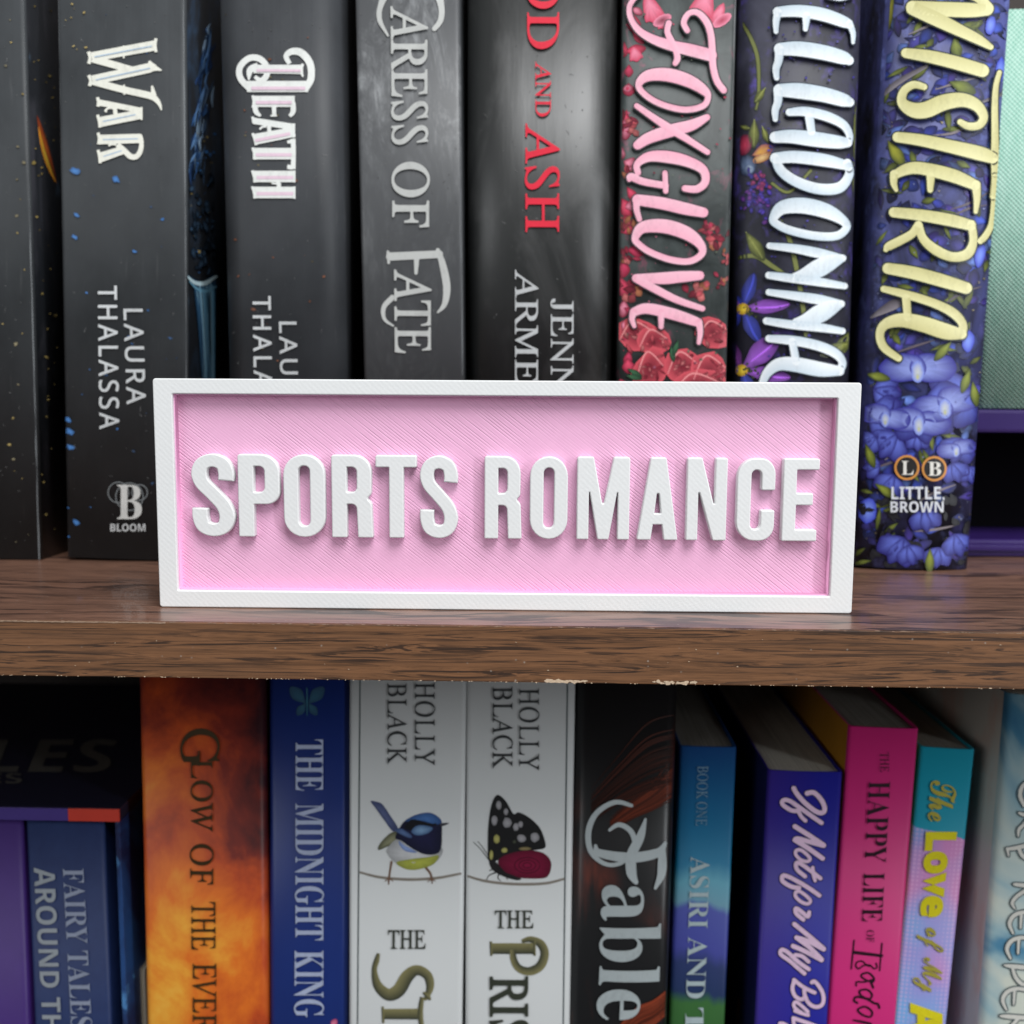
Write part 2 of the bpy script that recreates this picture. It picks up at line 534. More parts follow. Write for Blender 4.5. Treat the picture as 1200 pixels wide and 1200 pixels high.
me = bpy.data.meshes.new('chips'); bm.to_mesh(me); bm.free()
link('chipped_edge', me, case, CHIP)
bm = bmesh.new()
xs_ = [at(198 * k / 50 - 4, 728, 0).x for k in range(51)]
for k in range(50):
    add_box(bm, xs_[k], xs_[k + 1] - .00002, -.0001, .0004, -.00042 + rnd.uniform(-.00006, .00006), -.00012 + rnd.uniform(-.00003, .00003))
for k in range(80):
    flake(rnd.uniform(-.09, .14), -0.0002 + rnd.uniform(-.0001, .0001), rnd.uniform(.0002, .0009), .00007, y=-0.00006, n=6)
me = bpy.data.meshes.new('wear'); bm.to_mesh(me); bm.free()
link('edge_wear_highlight', me, case, plain('worn_laminate_edge', (0.30, 0.20, 0.14), 0.6, 0.3, 0.35, 1500))

# ------------------------------------------------------------------ the sign
nb = NB('white_printed_plastic', 0.5, 0.4)
n = nb.noise(nb.map((1500, 1500, 1500)), 1.0, 2, .5)
nb.col(nb.mix(n, (0.73, 0.735, 0.735), (0.79, 0.795, 0.795)))
w = nb.n('ShaderNodeTexWave', wave_type='BANDS', bands_direction='DIAGONAL')
nb.put(w.inputs[0], nb.map((1, 1, 1))); w.inputs['Scale'].default_value = 420; w.inputs['Distortion'].default_value = 1.5
nb.bump(nb.math('ADD', nb.math('MULTIPLY', w.outputs['Fac'], .25), nb.noise(nb.map((900, 900, 900)), 1.0, 3)), 0.24, 0.00016)
WHITE = nb.m
nb = NB('pink_printed_plastic', 0.5, 0.35)
d = nb.math('ADD', nb.sep(0), nb.math('MULTIPLY', nb.sep(2), 1.28))
bend = nb.noise(nb.map((45, 45, 45)), 1.0, 3, .5)
ph = nb.math('MULTIPLY', nb.math('ADD', d, nb.math('MULTIPLY', bend, 0.00045)), 2 * math.pi / 0.00115)
wv = nb.math('SINE', ph)
line = nb.math('POWER', nb.math('ADD', nb.math('MULTIPLY', wv, .5), .5), 4.0)
per = nb.n('ShaderNodeTexNoise', noise_dimensions='1D')
nb.put(per.inputs['W'], nb.math('MULTIPLY', d, 650)); per.inputs['Scale'].default_value = 1; per.inputs['Detail'].default_value = 1
patch = nb.ramp(nb.noise(nb.map((38, 38, 60), (2, 5, 1)), 1.0, 3), [(.36, .15), (.6, 1.0)])
amp = nb.math('MULTIPLY', patch, nb.ramp(per.outputs[0], [(.35, .15), (.62, 1.0)]))
hgt = nb.math('SUBTRACT', 1.0, nb.math('MULTIPLY', line, amp))
n = nb.noise(nb.map((500, 500, 500)), 1.0, 2)
nb.col(nb.mix(n, lin(232, 174, 208), lin(237, 181, 213)))
nb.bump(nb.math('ADD', hgt, nb.math('MULTIPLY', n, .15)), 0.55, 0.00028)
PINK = nb.m
SW, SH, SD = 0.18, 0.0593, 0.0085
SLOC, SPHI = Vector((-0.0085, 0.0178, 0.0001)), 0.0105
sign = thing('sign', 'pink rectangular sign with white raised frame and white block letters, standing on the shelf', 'sign', SLOC, (0, 0, SPHI))
SI = (Matrix.Translation(SLOC) @ Euler((0, 0, SPHI)).to_matrix().to_4x4()).inverted()
def sgn(px, py, y=0.0):
    o = SI @ CAM; dd = SI.to_3x3() @ ray(px, py); t = (y - o.y) / dd.y
    return o.x + dd.x * t, o.z + dd.z * t
ix0, iz0 = sgn(209, 693); ix1, iz1 = sgn(981, 467)
ix0 = (ix0 + sgn(201, 461)[0]) / 2; iz1 = (iz1 + sgn(201, 461)[1]) / 2
ix1 = (ix1 + sgn(974, 698)[0]) / 2; iz0 = (iz0 + sgn(974, 698)[1]) / 2
fr = solid_outline([fillet([(-SW / 2, 0, .0008), (SW / 2, 0, .0008), (SW / 2, SH, .0008), (-SW / 2, SH, .0008)]),
                    fillet([(ix0, iz0, .0003), (ix0, iz1, .0003), (ix1, iz1, .0003), (ix1, iz0, .0003)])], SD, 0.0003)
def face_front(me, y0):
    """2D solid lying in XY -> standing in XZ with its front at y0"""
    zt = max(v.co.z for v in me.vertices)
    for v in me.vertices: v.co = Vector((v.co.x, y0 + (zt - v.co.z), v.co.y))
    return me
link('frame', face_front(fr, 0.0), sign, WHITE)
RECESS = 0.0034
liner = solid_outline([[(ix0 - .0002, iz0 - .0002), (ix1 + .0002, iz0 - .0002), (ix1 + .0002, iz1 + .0002), (ix0 - .0002, iz1 + .0002)],
                       [(ix0 + .0003, iz0 + .0003), (ix0 + .0003, iz1 - .0003), (ix1 - .0003, iz1 - .0003), (ix1 - .0003, iz0 + .0003)]], RECESS, 0.00005)
link('rim', face_front(liner, 0.0011), sign, plain('pink_plastic_rim', lin(234, 172, 208), .5, .3, .03, 700))
link('panel', box_mesh(ix0 - .0004, ix1 + .0004, RECESS, SD - .0012, iz0 - .0004, iz1 + .0004), sign, PINK)
k_ = 17.5; T_ = 14.0
RR = 1.6
LET = {
 'P': ([[(0, 0, RR), (0, 96, 3), (46, 96, 21), (46, 38, 21), (k_, 38, 1), (k_, 0, RR)], [(k_, 82, 1), (29.5, 82, 7), (29.5, 52, 7), (k_, 52, 1)]], 46),
 'O': ([[(0, 0, 23), (0, 96, 23), (47, 96, 23), (47, 0, 23)], [(k_ - .5, 13, 6.2), (k_ - .5, 83, 6.2), (30, 83, 6.2), (30, 13, 6.2)]], 47),
 'R': ([[(0, 0, RR), (0, 96, 3), (46, 96, 20), (45.5, 50, 9), (40, 46, 3), (46, 41, 9), (47.5, 0, RR), (30, 0, RR), (28.5, 39, 7), (k_, 39, 1), (k_, 0, RR)],
        [(k_, 82, 1), (29, 82, 6), (29, 53, 6), (k_, 53, 1)]], 47),
 'T': ([[(16, 0, RR), (16, 82, 1), (0, 82, 2), (0, 96, 2.5), (49, 96, 2.5), (49, 82, 2), (33.5, 82, 1), (33.5, 0, RR)]], 49),
 'E': ([[(0, 0, RR), (0, 96, 2.5), (46, 96, 2.5), (46, 83, 2), (k_, 83, 1), (k_, 56, 1), (39, 56, 2), (39, 42, 2), (k_, 42, 1), (k_, 13.5, 1), (45, 13.5, 2), (45, 0, 2)]], 46),
 'A': ([[(0, 0, RR), (15.5, 96, 3), (34.5, 96, 3), (50, 0, RR), (33, 0, RR), (30.5, 18, .5), (19.5, 18, .5), (17, 0, RR)], [(21, 31, 1), (25, 66, 1.5), (29, 31, 1)]], 50),
 'M': ([[(0, 0, RR), (0, 96, 3), (20, 96, 2), (32, 36, 1.5), (44, 96, 2), (64, 96, 3), (64, 0, RR), (49.5, 0, RR), (49.5, 60, .5), (39, 0, 2), (25.5, 0, 2), (14.5, 60, .5), (14.5, 0, RR)]], 64),
 'N': ([[(0, 0, RR), (0, 96, 3), (18.5, 96, 2), (35, 38, .8), (35, 96, 2.5), (50, 96, 2.5), (50, 0, RR), (33.5, 0, 2), (14.5, 60, .8), (14.5, 0, RR)]], 50),
 'C': ([[(47, 59, 2), (47, 96, 22), (0, 96, 22), (0, 0, 22), (47, 0, 22), (47, 36, 2), (30, 36, 2), (30, 13.5, 6), (k_, 13.5, 6), (k_, 82.5, 6), (30, 82.5, 6), (30, 59, 2)]], 47)}
def s_outline():
    P = crom([(38.5, 65), (38.8, 74), (35, 84), (24, 88.5), (13, 84.5), (8.8, 74), (12, 62), (24, 49), (35, 36), (39, 23), (35, 11.5), (24, 7.5), (13, 11.5), (9, 22), (9, 33)], n=6)
    L, R = [], []
    for i in range(len(P)):
        a, b = P[max(i - 1, 0)], P[min(i + 1, len(P) - 1)]
        d = Vector((b[0] - a[0], b[1] - a[1])).normalized()
        w = 8.7 - 1.1 * abs(d.x)
        L.append((P[i][0] - d.y * w, P[i][1] + d.x * w)); R.append((P[i][0] + d.y * w, P[i][1] - d.x * w))
    return [L + R[::-1]]
PLACE = [('S', 225.5, 273.5), ('P', 280, 326.5), ('O', 333, 380), ('R', 389, 436), ('T', 440.5, 488), ('S', 492, 537), ('R', 567.5, 611.5),
         ('O', 620.5, 666), ('M', 675.5, 739), ('A', 746, 796.5), ('N', 803.5, 853.5), ('C', 862, 910), ('E', 915.5, 961.5)]
LFRONT = RECESS - 0.0026
for ch, xa, xb in PLACE:
    yb_ = 629.0 + (xa - 280) * 0.0082
    yt_ = 532.5 + (xa - 280) * 0.0082
    X0, Z0 = sgn(xa, yb_, LFRONT); X1, Z1 = sgn(xb, yt_, LFRONT)
    if ch == 'S': loops, wd = s_outline(), 48.0
    else: loops, wd = [fillet(l) for l in LET[ch][0]], LET[ch][1]
    sx, sz = (X1 - X0) / wd, (Z1 - Z0) / 96.0
    loops = [[(X0 + p[0] * sx, Z0 + p[1] * sz) for p in l] for l in loops]
    link('letter', face_front(solid_outline(loops, 0.0027, 0.00032), LFRONT), sign, WHITE)

# ------------------------------------------------------------------ upper row of books
UY, ZT = 0.0894, 0.215           # plane of the spines, height of the tops (above the picture)
GU = 'books standing on the upper shelf'
def flecks(ink, n, x0, x1, y0, y1, cols, seed, smin=1.0, smax=3.2):
    r = random.Random(seed)
    for _ in range(n):
        c = r.choice(cols); q = r.uniform(.35, 1.0); a = r.uniform(smin, smax) * r.uniform(.4, 1)
        ink.oval(r.uniform(x0, x1), r.uniform(y0, y1), a, a * r.uniform(.5, .9), r.uniform(-.6, .6), tuple(v * q for v in c), tuple(v * q * .5 for v in c), n=8, wob=.3, rnd=r)
GOLD, BLUE, RUST = lin(205, 180, 110), lin(70, 130, 200), lin(150, 95, 70)
def charcoal(name, c, rough=0.46):
    nb = NB(name, rough, 0.28)
    n = nb.noise(nb.map((28, 28, 18)), 1.0, 5, .6)
    sc = nb.noise(nb.map((900, 900, 60)), 1.0, 3, .6)
    b = nb.mix(nb.ramp(n, [(.35, 0.), (.7, 1.)]), tuple(v * .75 for v in c), tuple(v * 1.25 for v in c))
    nb.col(nb.mix(nb.ramp(sc, [(.66, 0.), (.8, .12)]), b, (.3, .3, .3)))
    nb.rgh(nb.ramp(n, [(.3, rough - .05), (.7, rough + .1)]))
    crease = nb.noise(nb.map((260, 1, 6)), 1.0, 3, .6)
    nb.bump(crease, .25, .0004)
    return nb.m
def night_side(name, c2, seed):
    nb = NB(name, 0.4, 0.5)
    n = nb.noise(nb.map((40, 60, 26), (seed, 2, 3)), 1.0, 5, .65, .8)
    n2 = nb.noise(nb.map((120, 150, 60), (seed, 5, 1)), 1.0, 4, .6)
    b = nb.mix(nb.ramp(n, [(.5, 0.), (.72, .9)]), (.016, .018, .022), c2)
    nb.col(nb.mix(nb.ramp(n2, [(.62, 0.), (.75, .35)]), b, (.12, .2, .3)))
    return nb.m
CHAR = charcoal('charcoal_matt_cover', (.042, .046, .050))
# 1: cut by the left edge of the picture
b1 = book('book', 'black gold-flecked book at the picture\'s left edge, flame-like streak on its cover side', (-80, 0, -50, 655), (30, 0, 47, 655), UY, 0, ZT, CHAR,
          group=GU, side=night_side('dark_cover_side', (.05, .05, .06), 1))
ink = Ink(b1.surf); flecks(ink, 42, -30, 40, 5, 650, [GOLD, lin(150, 140, 110)], 3, 1.0, 3.0); on_cover(b1, ink)
def edge_wear_highlight(B, x0, y0, x1, y1, seed, w=1.0, c=(.16, .17, .18)):
    """highlight painted along a spine edge, broken like a scuffed fold"""
    r = random.Random(seed); ink = Ink(B.surf, .0001)
    pts = []
    for k in range(26):
        t = k / 25
        pts.append((x0 + (x1 - x0) * t + r.uniform(-.3, .3), y0 + (y1 - y0) * t, w * r.choice([.3, .6, .8, 1.0, 1.3])))
    ink.stroke(pts, c, n=3)  # pale ink stands for the spine edge catching light
    on_cover(B, ink)
def dust(B, n, x0, x1, y1, seed):
    r = random.Random(seed); ink = Ink(B.surf, .0001, .000001)
    for _ in range(n):
        x, y, q = r.uniform(x0, x1), r.uniform(2, y1), r.uniform(.06, .22)
        if r.random() < .25:
            a = r.uniform(0, 6.28); l = r.uniform(2, 7)
            ink.stroke([(x, y, .35), (x + l * .5 * math.cos(a) + r.uniform(-1, 1), y + l * .5 * math.sin(a), .5), (x + l * math.cos(a), y + l * math.sin(a), .3)], (q, q, q), n=3)
        else: ink.oval(x, y, r.uniform(.3, .8), r.uniform(.3, .7), 0, (q, q, q), (q * .6, q * .6, q * .6), n=6, rnd=r)
    on_cover(B, ink)
class Side:
    """right-hand cover face of a book (seen in the gap beside it)"""
    def __init__(s, B, sign=1): s.S, s.x = B.surf, sign * B.w / 2; s.g = sign
    def put(s, px, py, e):
        o = s.S.I @ CAM; d = s.S.I.to_3x3() @ ray(px, py); t = (s.x + s.g * e - o.x) / d.x
        p = o + d * t
        return (s.x + s.g * e, max(p.y, -.0005), p.z)
ink = Ink(Side(b1))
ink.blob([(43, 135), (50, 150), (58, 175), (66, 210), (62, 200), (54, 180), (47, 160)], lin(235, 120, 60), lin(120, 50, 35))
ink.blob([(45, 148), (52, 172), (60, 197), (66, 214), (60, 206), (52, 188), (47, 168)], lin(255, 215, 80), lin(240, 150, 50))
flecks(ink, 46, 40, 68, 5, 650, [GOLD], 8, 1.0, 3.0)
on_cover(b1, ink)
edge_wear_highlight(b1, 29, 0, 46, 655, 1, 1.6)
# 2: three-letter title
b2 = book('book', 'charcoal paperback with a three-letter cream title, blue art on its cover side', (68, 0, 77, 655), (216, 0, 222, 650), UY, 0, ZT, CHAR,
          group=GU, side=night_side('blue_painted_cover_side', (.03, .06, .11), 4))
ink = Ink(b2.surf)
flecks(ink, 30, 72, 212, 5, 640, [BLUE, lin(60, 90, 130)], 21, .8, 2.8)
flecks(ink, 8, 74, 110, 5, 60, [GOLD], 5, .8, 2.4)
for x, y, a in ((88, 200, 6), (136, 210, 6), (80, 492, 5), (83, 506, 6), (83, 524, 5), (90, 252, 4), (88, 278, 4), (158, 295, 3), (90, 612, 5)):
    ink.oval(x, y, a, a * .6, .4, BLUE, tuple(v * .4 for v in BLUE), wob=.3)
on_cover(b2, ink)
ink = Ink(Side(b2), .00008, .000002)
r_ = random.Random(40)
for k in range(90):
    t = r_.random(); y = 25 + t * 165; x = 247 - 14 * t + r_.gauss(0, 4.5); q = r_.uniform(.25, 1.6) * (1.1 - .5 * t)
    c = r_.choice([lin(120, 165, 220), lin(70, 115, 175), lin(165, 195, 225), lin(50, 80, 130)]); L_ = r_.uniform(10, 34)
    ink.stroke([(x, y, .6), (x - 2 + r_.uniform(-2, 2), y + L_ * .5, r_.uniform(1, 4)), (x - 4 + r_.uniform(-3, 3), y + L_, .5)], tuple(v * q for v in c), col2=tuple(v * q * .5 for v in c), n=3)
for k in range(50):
    x, y, q = r_.uniform(224, 252), r_.uniform(190, 320), r_.uniform(.05, .35)
    ink.oval(x, y, r_.uniform(1, 4), r_.uniform(2, 7), r_.uniform(-.5, .5), tuple(v * q for v in lin(110, 150, 190)), tuple(v * q * .3 for v in lin(70, 100, 140)), n=8, wob=.3, rnd=r_)
ink.blob([(219, 322), (236, 330), (252, 322), (253, 350), (252, 440), (242, 440), (230, 345)], lin(62, 112, 152), lin(24, 46, 66), jit=.4)
for k in range(44):
    t = r_.random(); x = 234 + t * 17; q = r_.uniform(.2, 1.5); c = r_.choice([lin(110, 170, 205), lin(60, 105, 145), lin(30, 55, 80), lin(150, 195, 220)])
    ink.stroke([(x - 6 * (1 - t), 334 + r_.uniform(-4, 10), 1), (x, 370 + r_.uniform(-20, 20), r_.uniform(1, 3)), (x + 3 - 2 * t, 445, .6)], tuple(v * q for v in c), col2=tuple(v * q * .5 for v in c), n=3)
ink.stroke([(219, 323, 2), (228, 331, 4), (240, 332, 5), (253, 324, 3)], lin(195, 220, 228))
ink.stroke([(222, 330, 1), (232, 339, 3), (243, 341, 4), (253, 336, 2)], lin(105, 155, 180))
flecks(ink, 26, 222, 252, 150, 320, [GOLD, BLUE], 12, .8, 3)
on_cover(b2, ink)
edge_wear_highlight(b2, 215, 0, 221, 650, 2, 1.3)
edge_wear_highlight(b2, 69, 0, 78, 655, 3, .7)
CREAM, PALEB, PALEP = lin(235, 234, 222), lin(175, 195, 215), lin(228, 200, 215)
def trace(B, name, z, strokes, col, halo=None, mat=None, base=0.00025, cap='round', grow=0.0, inlay=None, col2=None):
    ink = Ink(B.surf, base)
    if halo:
        for st in strokes:
            p, closed = (st[1], True) if st[0] == 'o' else (st, False)
            ink.stroke(z(p), halo[1], closed, 'round', halo[0])
    for st in strokes:
        p, closed = (st[1], True) if st[0] == 'o' else (st, False)
        ink.stroke(z(p), col, closed, cap, grow, col2=col2)
    for p, c in inlay or (): ink.stroke(z(p), c, False, 'butt')
    return ink.child(name, B.root, mat)
G = Zm(90, 30, .14168)
war = [[(125, 262, 78), (655, 165, 84)], [(130, 275, 62), (470, 372, 55)], [(130, 455, 78), (610, 350, 80)], [(600, 352, 80), (650, 355, 44), (704, 372, 10)],
       [(130, 462, 58), (390, 532, 56), (600, 580, 56), (660, 615, 44), (690, 660, 28), (702, 702, 8)],
       [(100, 218, 30), (112, 270, 24), (102, 318, 30)], [(102, 412, 30), (116, 455, 22), (110, 502, 30)], [(658, 108, 24), (650, 165, 26), (658, 222, 24)],
       [(390, 168, 14), (392, 272, 14)], [(394, 490, 14), (396, 575, 14)], [(600, 296, 20), (622, 330, 44), (640, 350, 60)], [(625, 500, 16), (632, 535, 30), (638, 580, 50)],
       [(190, 640, 52), (350, 668, 46), (530, 705, 46)], [(195, 800, 82), (530, 735, 78)], [(538, 676, 18), (538, 782, 18)],
       [(175, 595, 26), (184, 635, 26), (178, 672, 26)], [(175, 740, 26), (190, 795, 24), (196, 845, 26)], [(316, 660, 34), (325, 745, 34)],
       [(316, 692, 18), (285, 682, 18), (255, 690, 18), (235, 712, 14)], [(240, 700, 26), (250, 718, 14)],
       [(195, 945, 78), (530, 935, 76)], [(525, 905, 34), (538, 960, 36), (532, 1030, 40), (500, 1082, 44), (450, 1085, 46), (400, 1040, 46), (340, 985, 44)],
       [(200, 1092, 80), (390, 1030, 66)], [(180, 888, 26), (190, 935, 24), (184, 984, 26)], [(180, 1030, 26), (192, 1085, 24), (198, 1140, 26)],
       [(330, 985, 16), (290, 985, 16), (265, 995, 18)]]
trace(b2, 'title', G, war, CREAM, cap='butt', inlay=[([(150, 262, 11), (625, 172, 11)], PALEB), ([(160, 452, 11), (610, 354, 11)], PALEB), ([(220, 795, 10), (490, 738, 10)], PALEB),
      ([(220, 945, 10), (510, 938, 10)], PALEB), ([(225, 1085, 10), (375, 1036, 10)], PALEB)])
SILV = lin(205, 207, 208)
lettering(b2, 'author_name', 'LAURA', 'sans', (145, 168, 362, 474, 149, 172), SILV, mat=FOIL, offset=.012, space=1.25)
lettering(b2, 'author_name', 'THALASSA', 'sans', (115, 138, 335, 503, 117, 141), SILV, mat=FOIL, offset=.012, space=1.25)
ink = Ink(b2.surf, .0002)
DG = lin(112, 116, 118)
for cx, cy, r in ((139, 577, 12), (152, 582, 16), (164, 577, 9)):
    ink.stroke([(cx + r * math.cos(t * .52), cy + r * math.sin(t * .52), 1.3) for t in range(12)], DG, True)
ink.child('emblem', b2.root)
lettering(b2, 'emblem', 'B', 'bold', (138, 167, 568, 608), lin(215, 215, 212), upright=True, mat=FOIL)
lettering(b2, 'publisher_name', 'BLOOM', 'sansb', (130, 171, 613.5, 622.5), SILV, upright=True, mat=FOIL)
# 3: five-letter title with a scrolled first letter
nb3 = charcoal('charcoal_cover', (.040, .043, .048))
b3 = book('book', 'charcoal paperback whose title opens with a scrolled letter, rust flecks', (253, 0, 259, 440), (399, 0, 410, 440), UY, 0, ZT, nb3, bulge=.0016, er=.0085,
          group=GU, side=charcoal('black_cover_side', (.008, .008, .009)))
ink = Ink(b3.surf)
flecks(ink, 34, 257, 380, 5, 440, [RUST, lin(120, 110, 80)], 31, .8, 3.0)
on_cover(b3, ink)
Hh = Zm(260, 40, .17497)
death = [[(170, 352, 74), (580, 352, 74)], [(560, 368, 46), (598, 300, 46), (592, 200, 48), (535, 128, 50), (470, 118, 44), (432, 150, 36), (455, 200, 30)],
         [(195, 372, 44), (128, 300, 42), (122, 225, 42), (180, 165, 42), (250, 165, 42), (300, 215, 40), (300, 280, 40), (262, 312, 36), (222, 285, 22)],
         [(215, 235, 56), (545, 238, 62)], [(235, 215, 40), (190, 245, 44), (182, 310, 10)], [(545, 200, 16), (530, 240, 26), (545, 288, 10)], [(235, 195, 8), (230, 225, 30)],
         [(210, 452, 74), (490, 452, 74)], [(222, 460, 34), (230, 520, 34), (262, 550, 16)], [(478, 460, 34), (478, 520, 34), (455, 552, 22)], [(350, 450, 32), (352, 550, 26)], [(328, 548, 12), (370, 548, 12)], [(208, 412, 18), (216, 452, 18), (210, 495, 18)],
         [(215, 582, 42), (490, 625, 42)], [(215, 708, 72), (490, 655, 66)], [(484, 600, 16), (484, 695, 16)], [(316, 598, 26), (322, 690, 26)], [(300, 620, 14), (275, 622, 14), (255, 640, 14)], [(208, 555, 18), (216, 600, 18)], [(208, 665, 18), (222, 705, 18), (232, 745, 18)],
         [(210, 802, 76), (490, 802, 76)], [(478, 702, 34), (482, 805, 30), (478, 905, 34)], [(440, 725, 20), (478, 718, 28)], [(440, 890, 30), (478, 895, 30)], [(208, 762, 18), (220, 802, 18), (226, 842, 18)],
         [(212, 955, 76), (490, 955, 76)], [(212, 1062, 76), (490, 1062, 76)], [(350, 955, 24), (385, 1010, 28), (355, 1062, 24)], [(335, 1000, 12), (385, 1005, 12)],
         [(206, 915, 18), (218, 955, 18), (226, 995, 18)], [(206, 1022, 18), (218, 1062, 18), (226, 1102, 18)], [(488, 915, 14), (488, 995, 14)], [(488, 1022, 14), (488, 1104, 14)]]
trace(b3, 'title', Hh, death, lin(230, 232, 228), cap='butt', inlay=[([(200, 365, 22), (560, 365, 22)], PALEP), ([(235, 245, 18), (530, 247, 18)], PALEP), ([(230, 460, 22), (470, 460, 22)], PALEP),
      ([(225, 715, 20), (460, 668, 20)], PALEP), ([(230, 810, 22), (470, 810, 22)], PALEP), ([(235, 962, 22), (480, 962, 22)], PALEP), ([(235, 1070, 22), (480, 1070, 22)], PALEP)])
lettering(b3, 'author_name', 'LAURA', 'sans', (327, 348, 377, 489, 330, 351), SILV, mat=FOIL, offset=.012, space=1.25)
lettering(b3, 'author_name', 'THALASSA', 'sans', (296, 318, 347, 516, 299, 321), SILV, mat=FOIL, offset=.012, space=1.25)
# 4: grey paperback with scratch-like mist
nb = NB('misty_grey_cover', .42, .5)
s1 = nb.noise(nb.map((70, 40, 34), (0, 0, .4), (0, .5, 0)), 1.0, 7, .72, 1.4)
s2 = nb.noise(nb.map((420, 100, 120), (1, 0, .4), (0, -.9, 0)), 1.0, 5, .7, .6)
low = nb.ramp(nb.sep(2), [(.035, 1.0), (.07, .12), (.12, .25), (.145, .9)])
m_ = nb.math('MULTIPLY', nb.math('MULTIPLY', nb.ramp(s1, [(.45, 0.), (.72, 1.)]), nb.ramp(s2, [(.4, .1), (.65, 1.)])), low)
b = nb.mix(nb.noise(nb.map((25, 25, 15)), 1.0, 3), (.055, .057, .061), (.080, .083, .088))
nb.col(nb.mix(m_, b, (.34, .35, .36)))
b4 = book('book', 'slate-grey misty paperback with large silver serif title, fourth of the upper row', (415, 0, 427.5, 440), (540, 0, 543, 440), UY, 0, ZT, nb.m, group=GU, side=CHAR)
edge_wear_highlight(b4, 539, 0, 542, 440, 4, 1.0)
FSIL = lin(206, 207, 204)
Z3 = Zm(390, 0, .4)
trace(b4, 'title', Z3, [[(298, 85, 14), (316, 60, 16), (318, 20, 18), (300, -20, 26), (230, -50, 36), (165, -25, 26), (140, 20, 16), (138, 60, 14), (162, 105, 6)]], FSIL, mat=FOIL)
trace(b4, 'title', Z3, [[(168, 752, 24), (312, 745, 22)], [(308, 733, 12), (322, 775, 20), (334, 840, 22), (328, 890, 16), (308, 915, 6)], [(162, 738, 8), (164, 770, 8)], [(246, 755, 16), (244, 800, 10)],
                        [(178, 955, 5), (152, 935, 10), (150, 900, 14), (175, 872, 16)]], FSIL, mat=FOIL)
lettering(b4, 'title', 'ARESS', 'serif', (457, 502, 8, 170, 459, 502), FSIL, mat=FOIL, offset=.012)
lettering(b4, 'title', 'OF', 'serif', (459, 504, 190, 267), FSIL, mat=FOIL, offset=.012)
lettering(b4, 'title', 'ATE', 'serif', (462, 506, 316, 414, 463, 506), FSIL, mat=FOIL, offset=.012)
# 5: round-backed black hardcover
nb = NB('black_dust_jacket', .4, .7, .0)
nb.b.inputs['Coat Roughness'].default_value = .3
n = nb.noise(nb.map((35, 35, 16), (4, 0, 1)), 1.0, 6, .65, 1.0)
nb.col(nb.mix(nb.ramp(n, [(.52, 0.), (.75, .5)]), (.016, .017, .017), (.10, .10, .10)))
nb.rgh(nb.ramp(n, [(.3, .36), (.7, .44)]))
nb.bump(nb.noise(nb.map((220, 220, 25)), 1.0, 3), .25, .0004)
b5 = book('book', 'round-backed black hardcover with red serif title, silver author name', (545, 0, 549, 440), (727, 0, 716, 440), UY, 0, ZT, nb.m, bulge=.006, er=.004, pw=4, hard=True, group=GU)
RED = lin(222, 44, 66)
lettering(b5, 'title', 'OD', 'serif', (617, 656, -32, 58), RED, offset=.008)
lettering(b5, 'title', 'AND', 'serif', (627, 646, 73, 137), RED, offset=.004)
lettering(b5, 'title', 'ASH', 'serif', (615, 656, 145, 272), RED, offset=.008)
lettering(b5, 'author_name', 'JENNIFER', 'serif', (645, 672, 350, 560), SILV, mat=FOIL, offset=.006)
lettering(b5, 'author_name', 'ARMENTROUT', 'serif', (603, 631, 316, 640), SILV, mat=FOIL, offset=.006)
# 6: pink lettering and foxglove bells
nb = NB('dark_green_grey_cover', .48, .4)
n = nb.noise(nb.map((60, 60, 45)), 1.0, 6, .65, .6); n2 = nb.noise(nb.map((130, 100, 90), (3, 3, 3)), 1.0, 5, .7, .8)
b = nb.mix(nb.ramp(n, [(.35, 0.), (.7, 1.)]), (.018, .024, .024), (.075, .09, .088))
nb.col(nb.mix(nb.ramp(n2, [(.58, 0.), (.72, .75)]), b, (.26, .06, .11)))
b6 = book('book', 'dark floral book with pink brush-lettered title and crimson bell flowers', (731, 0, 722, 440), (863, 0, 853, 440), UY, 0, ZT, nb.m, bulge=.0008, er=.0016, group=GU,
          side=plain('black_floral_side', (.012, .010, .012), .4))
rnd = random.Random(6)
ink = Ink(b6.surf, .00006, .0000015)
RO, RD, PK = lin(225, 75, 105), lin(120, 20, 45), lin(235, 140, 165)
# loose red petals down the left edge
for k in range(30):
    y = 5 + k * 15 + rnd.uniform(-6, 6); x = 727 + rnd.uniform(-2, 16) - y * .012
    ink.petal(x, y, rnd.uniform(-.6, 1.8), rnd.uniform(12, 26), rnd.uniform(9, 18), random.Random(k).choice([RO, PK, lin(200, 60, 95)]), RD, rnd=rnd)
for x, y, an, L_, w_ in ((757, -6, 1.2, 36, 24), (830, -10, 1.9, 34, 30), (848, 4, 2.0, 30, 16), (778, 22, 1.3, 12, 20), (742, 55, 1.3, 18, 16)):
    ink.petal(x, y, an, L_, w_, PK, lin(200, 65, 95), tip=.8, rnd=rnd)
ink.oval(776, 24, 12, 6, -.5, lin(120, 40, 60), PK); ink.oval(846, 24, 13, 6, -.6, lin(170, 50, 80), PK)
def bloom(x, y, r):
    for _ in range(11):
        a = rnd.uniform(0, 6.28); d = r * rnd.uniform(0, .75); q = rnd.uniform(.35, 1.0)
        c = rnd.choice([lin(215, 90, 100), lin(190, 55, 85), lin(225, 120, 120), lin(150, 35, 60), lin(210, 130, 90)])
        ink.petal(x + d * math.cos(a), y + d * math.sin(a), rnd.uniform(0, 6.28), r * rnd.uniform(.5, .95), r * rnd.uniform(.3, .6), tuple(v * q for v in c), tuple(v * q * .4 for v in c), rnd=rnd)
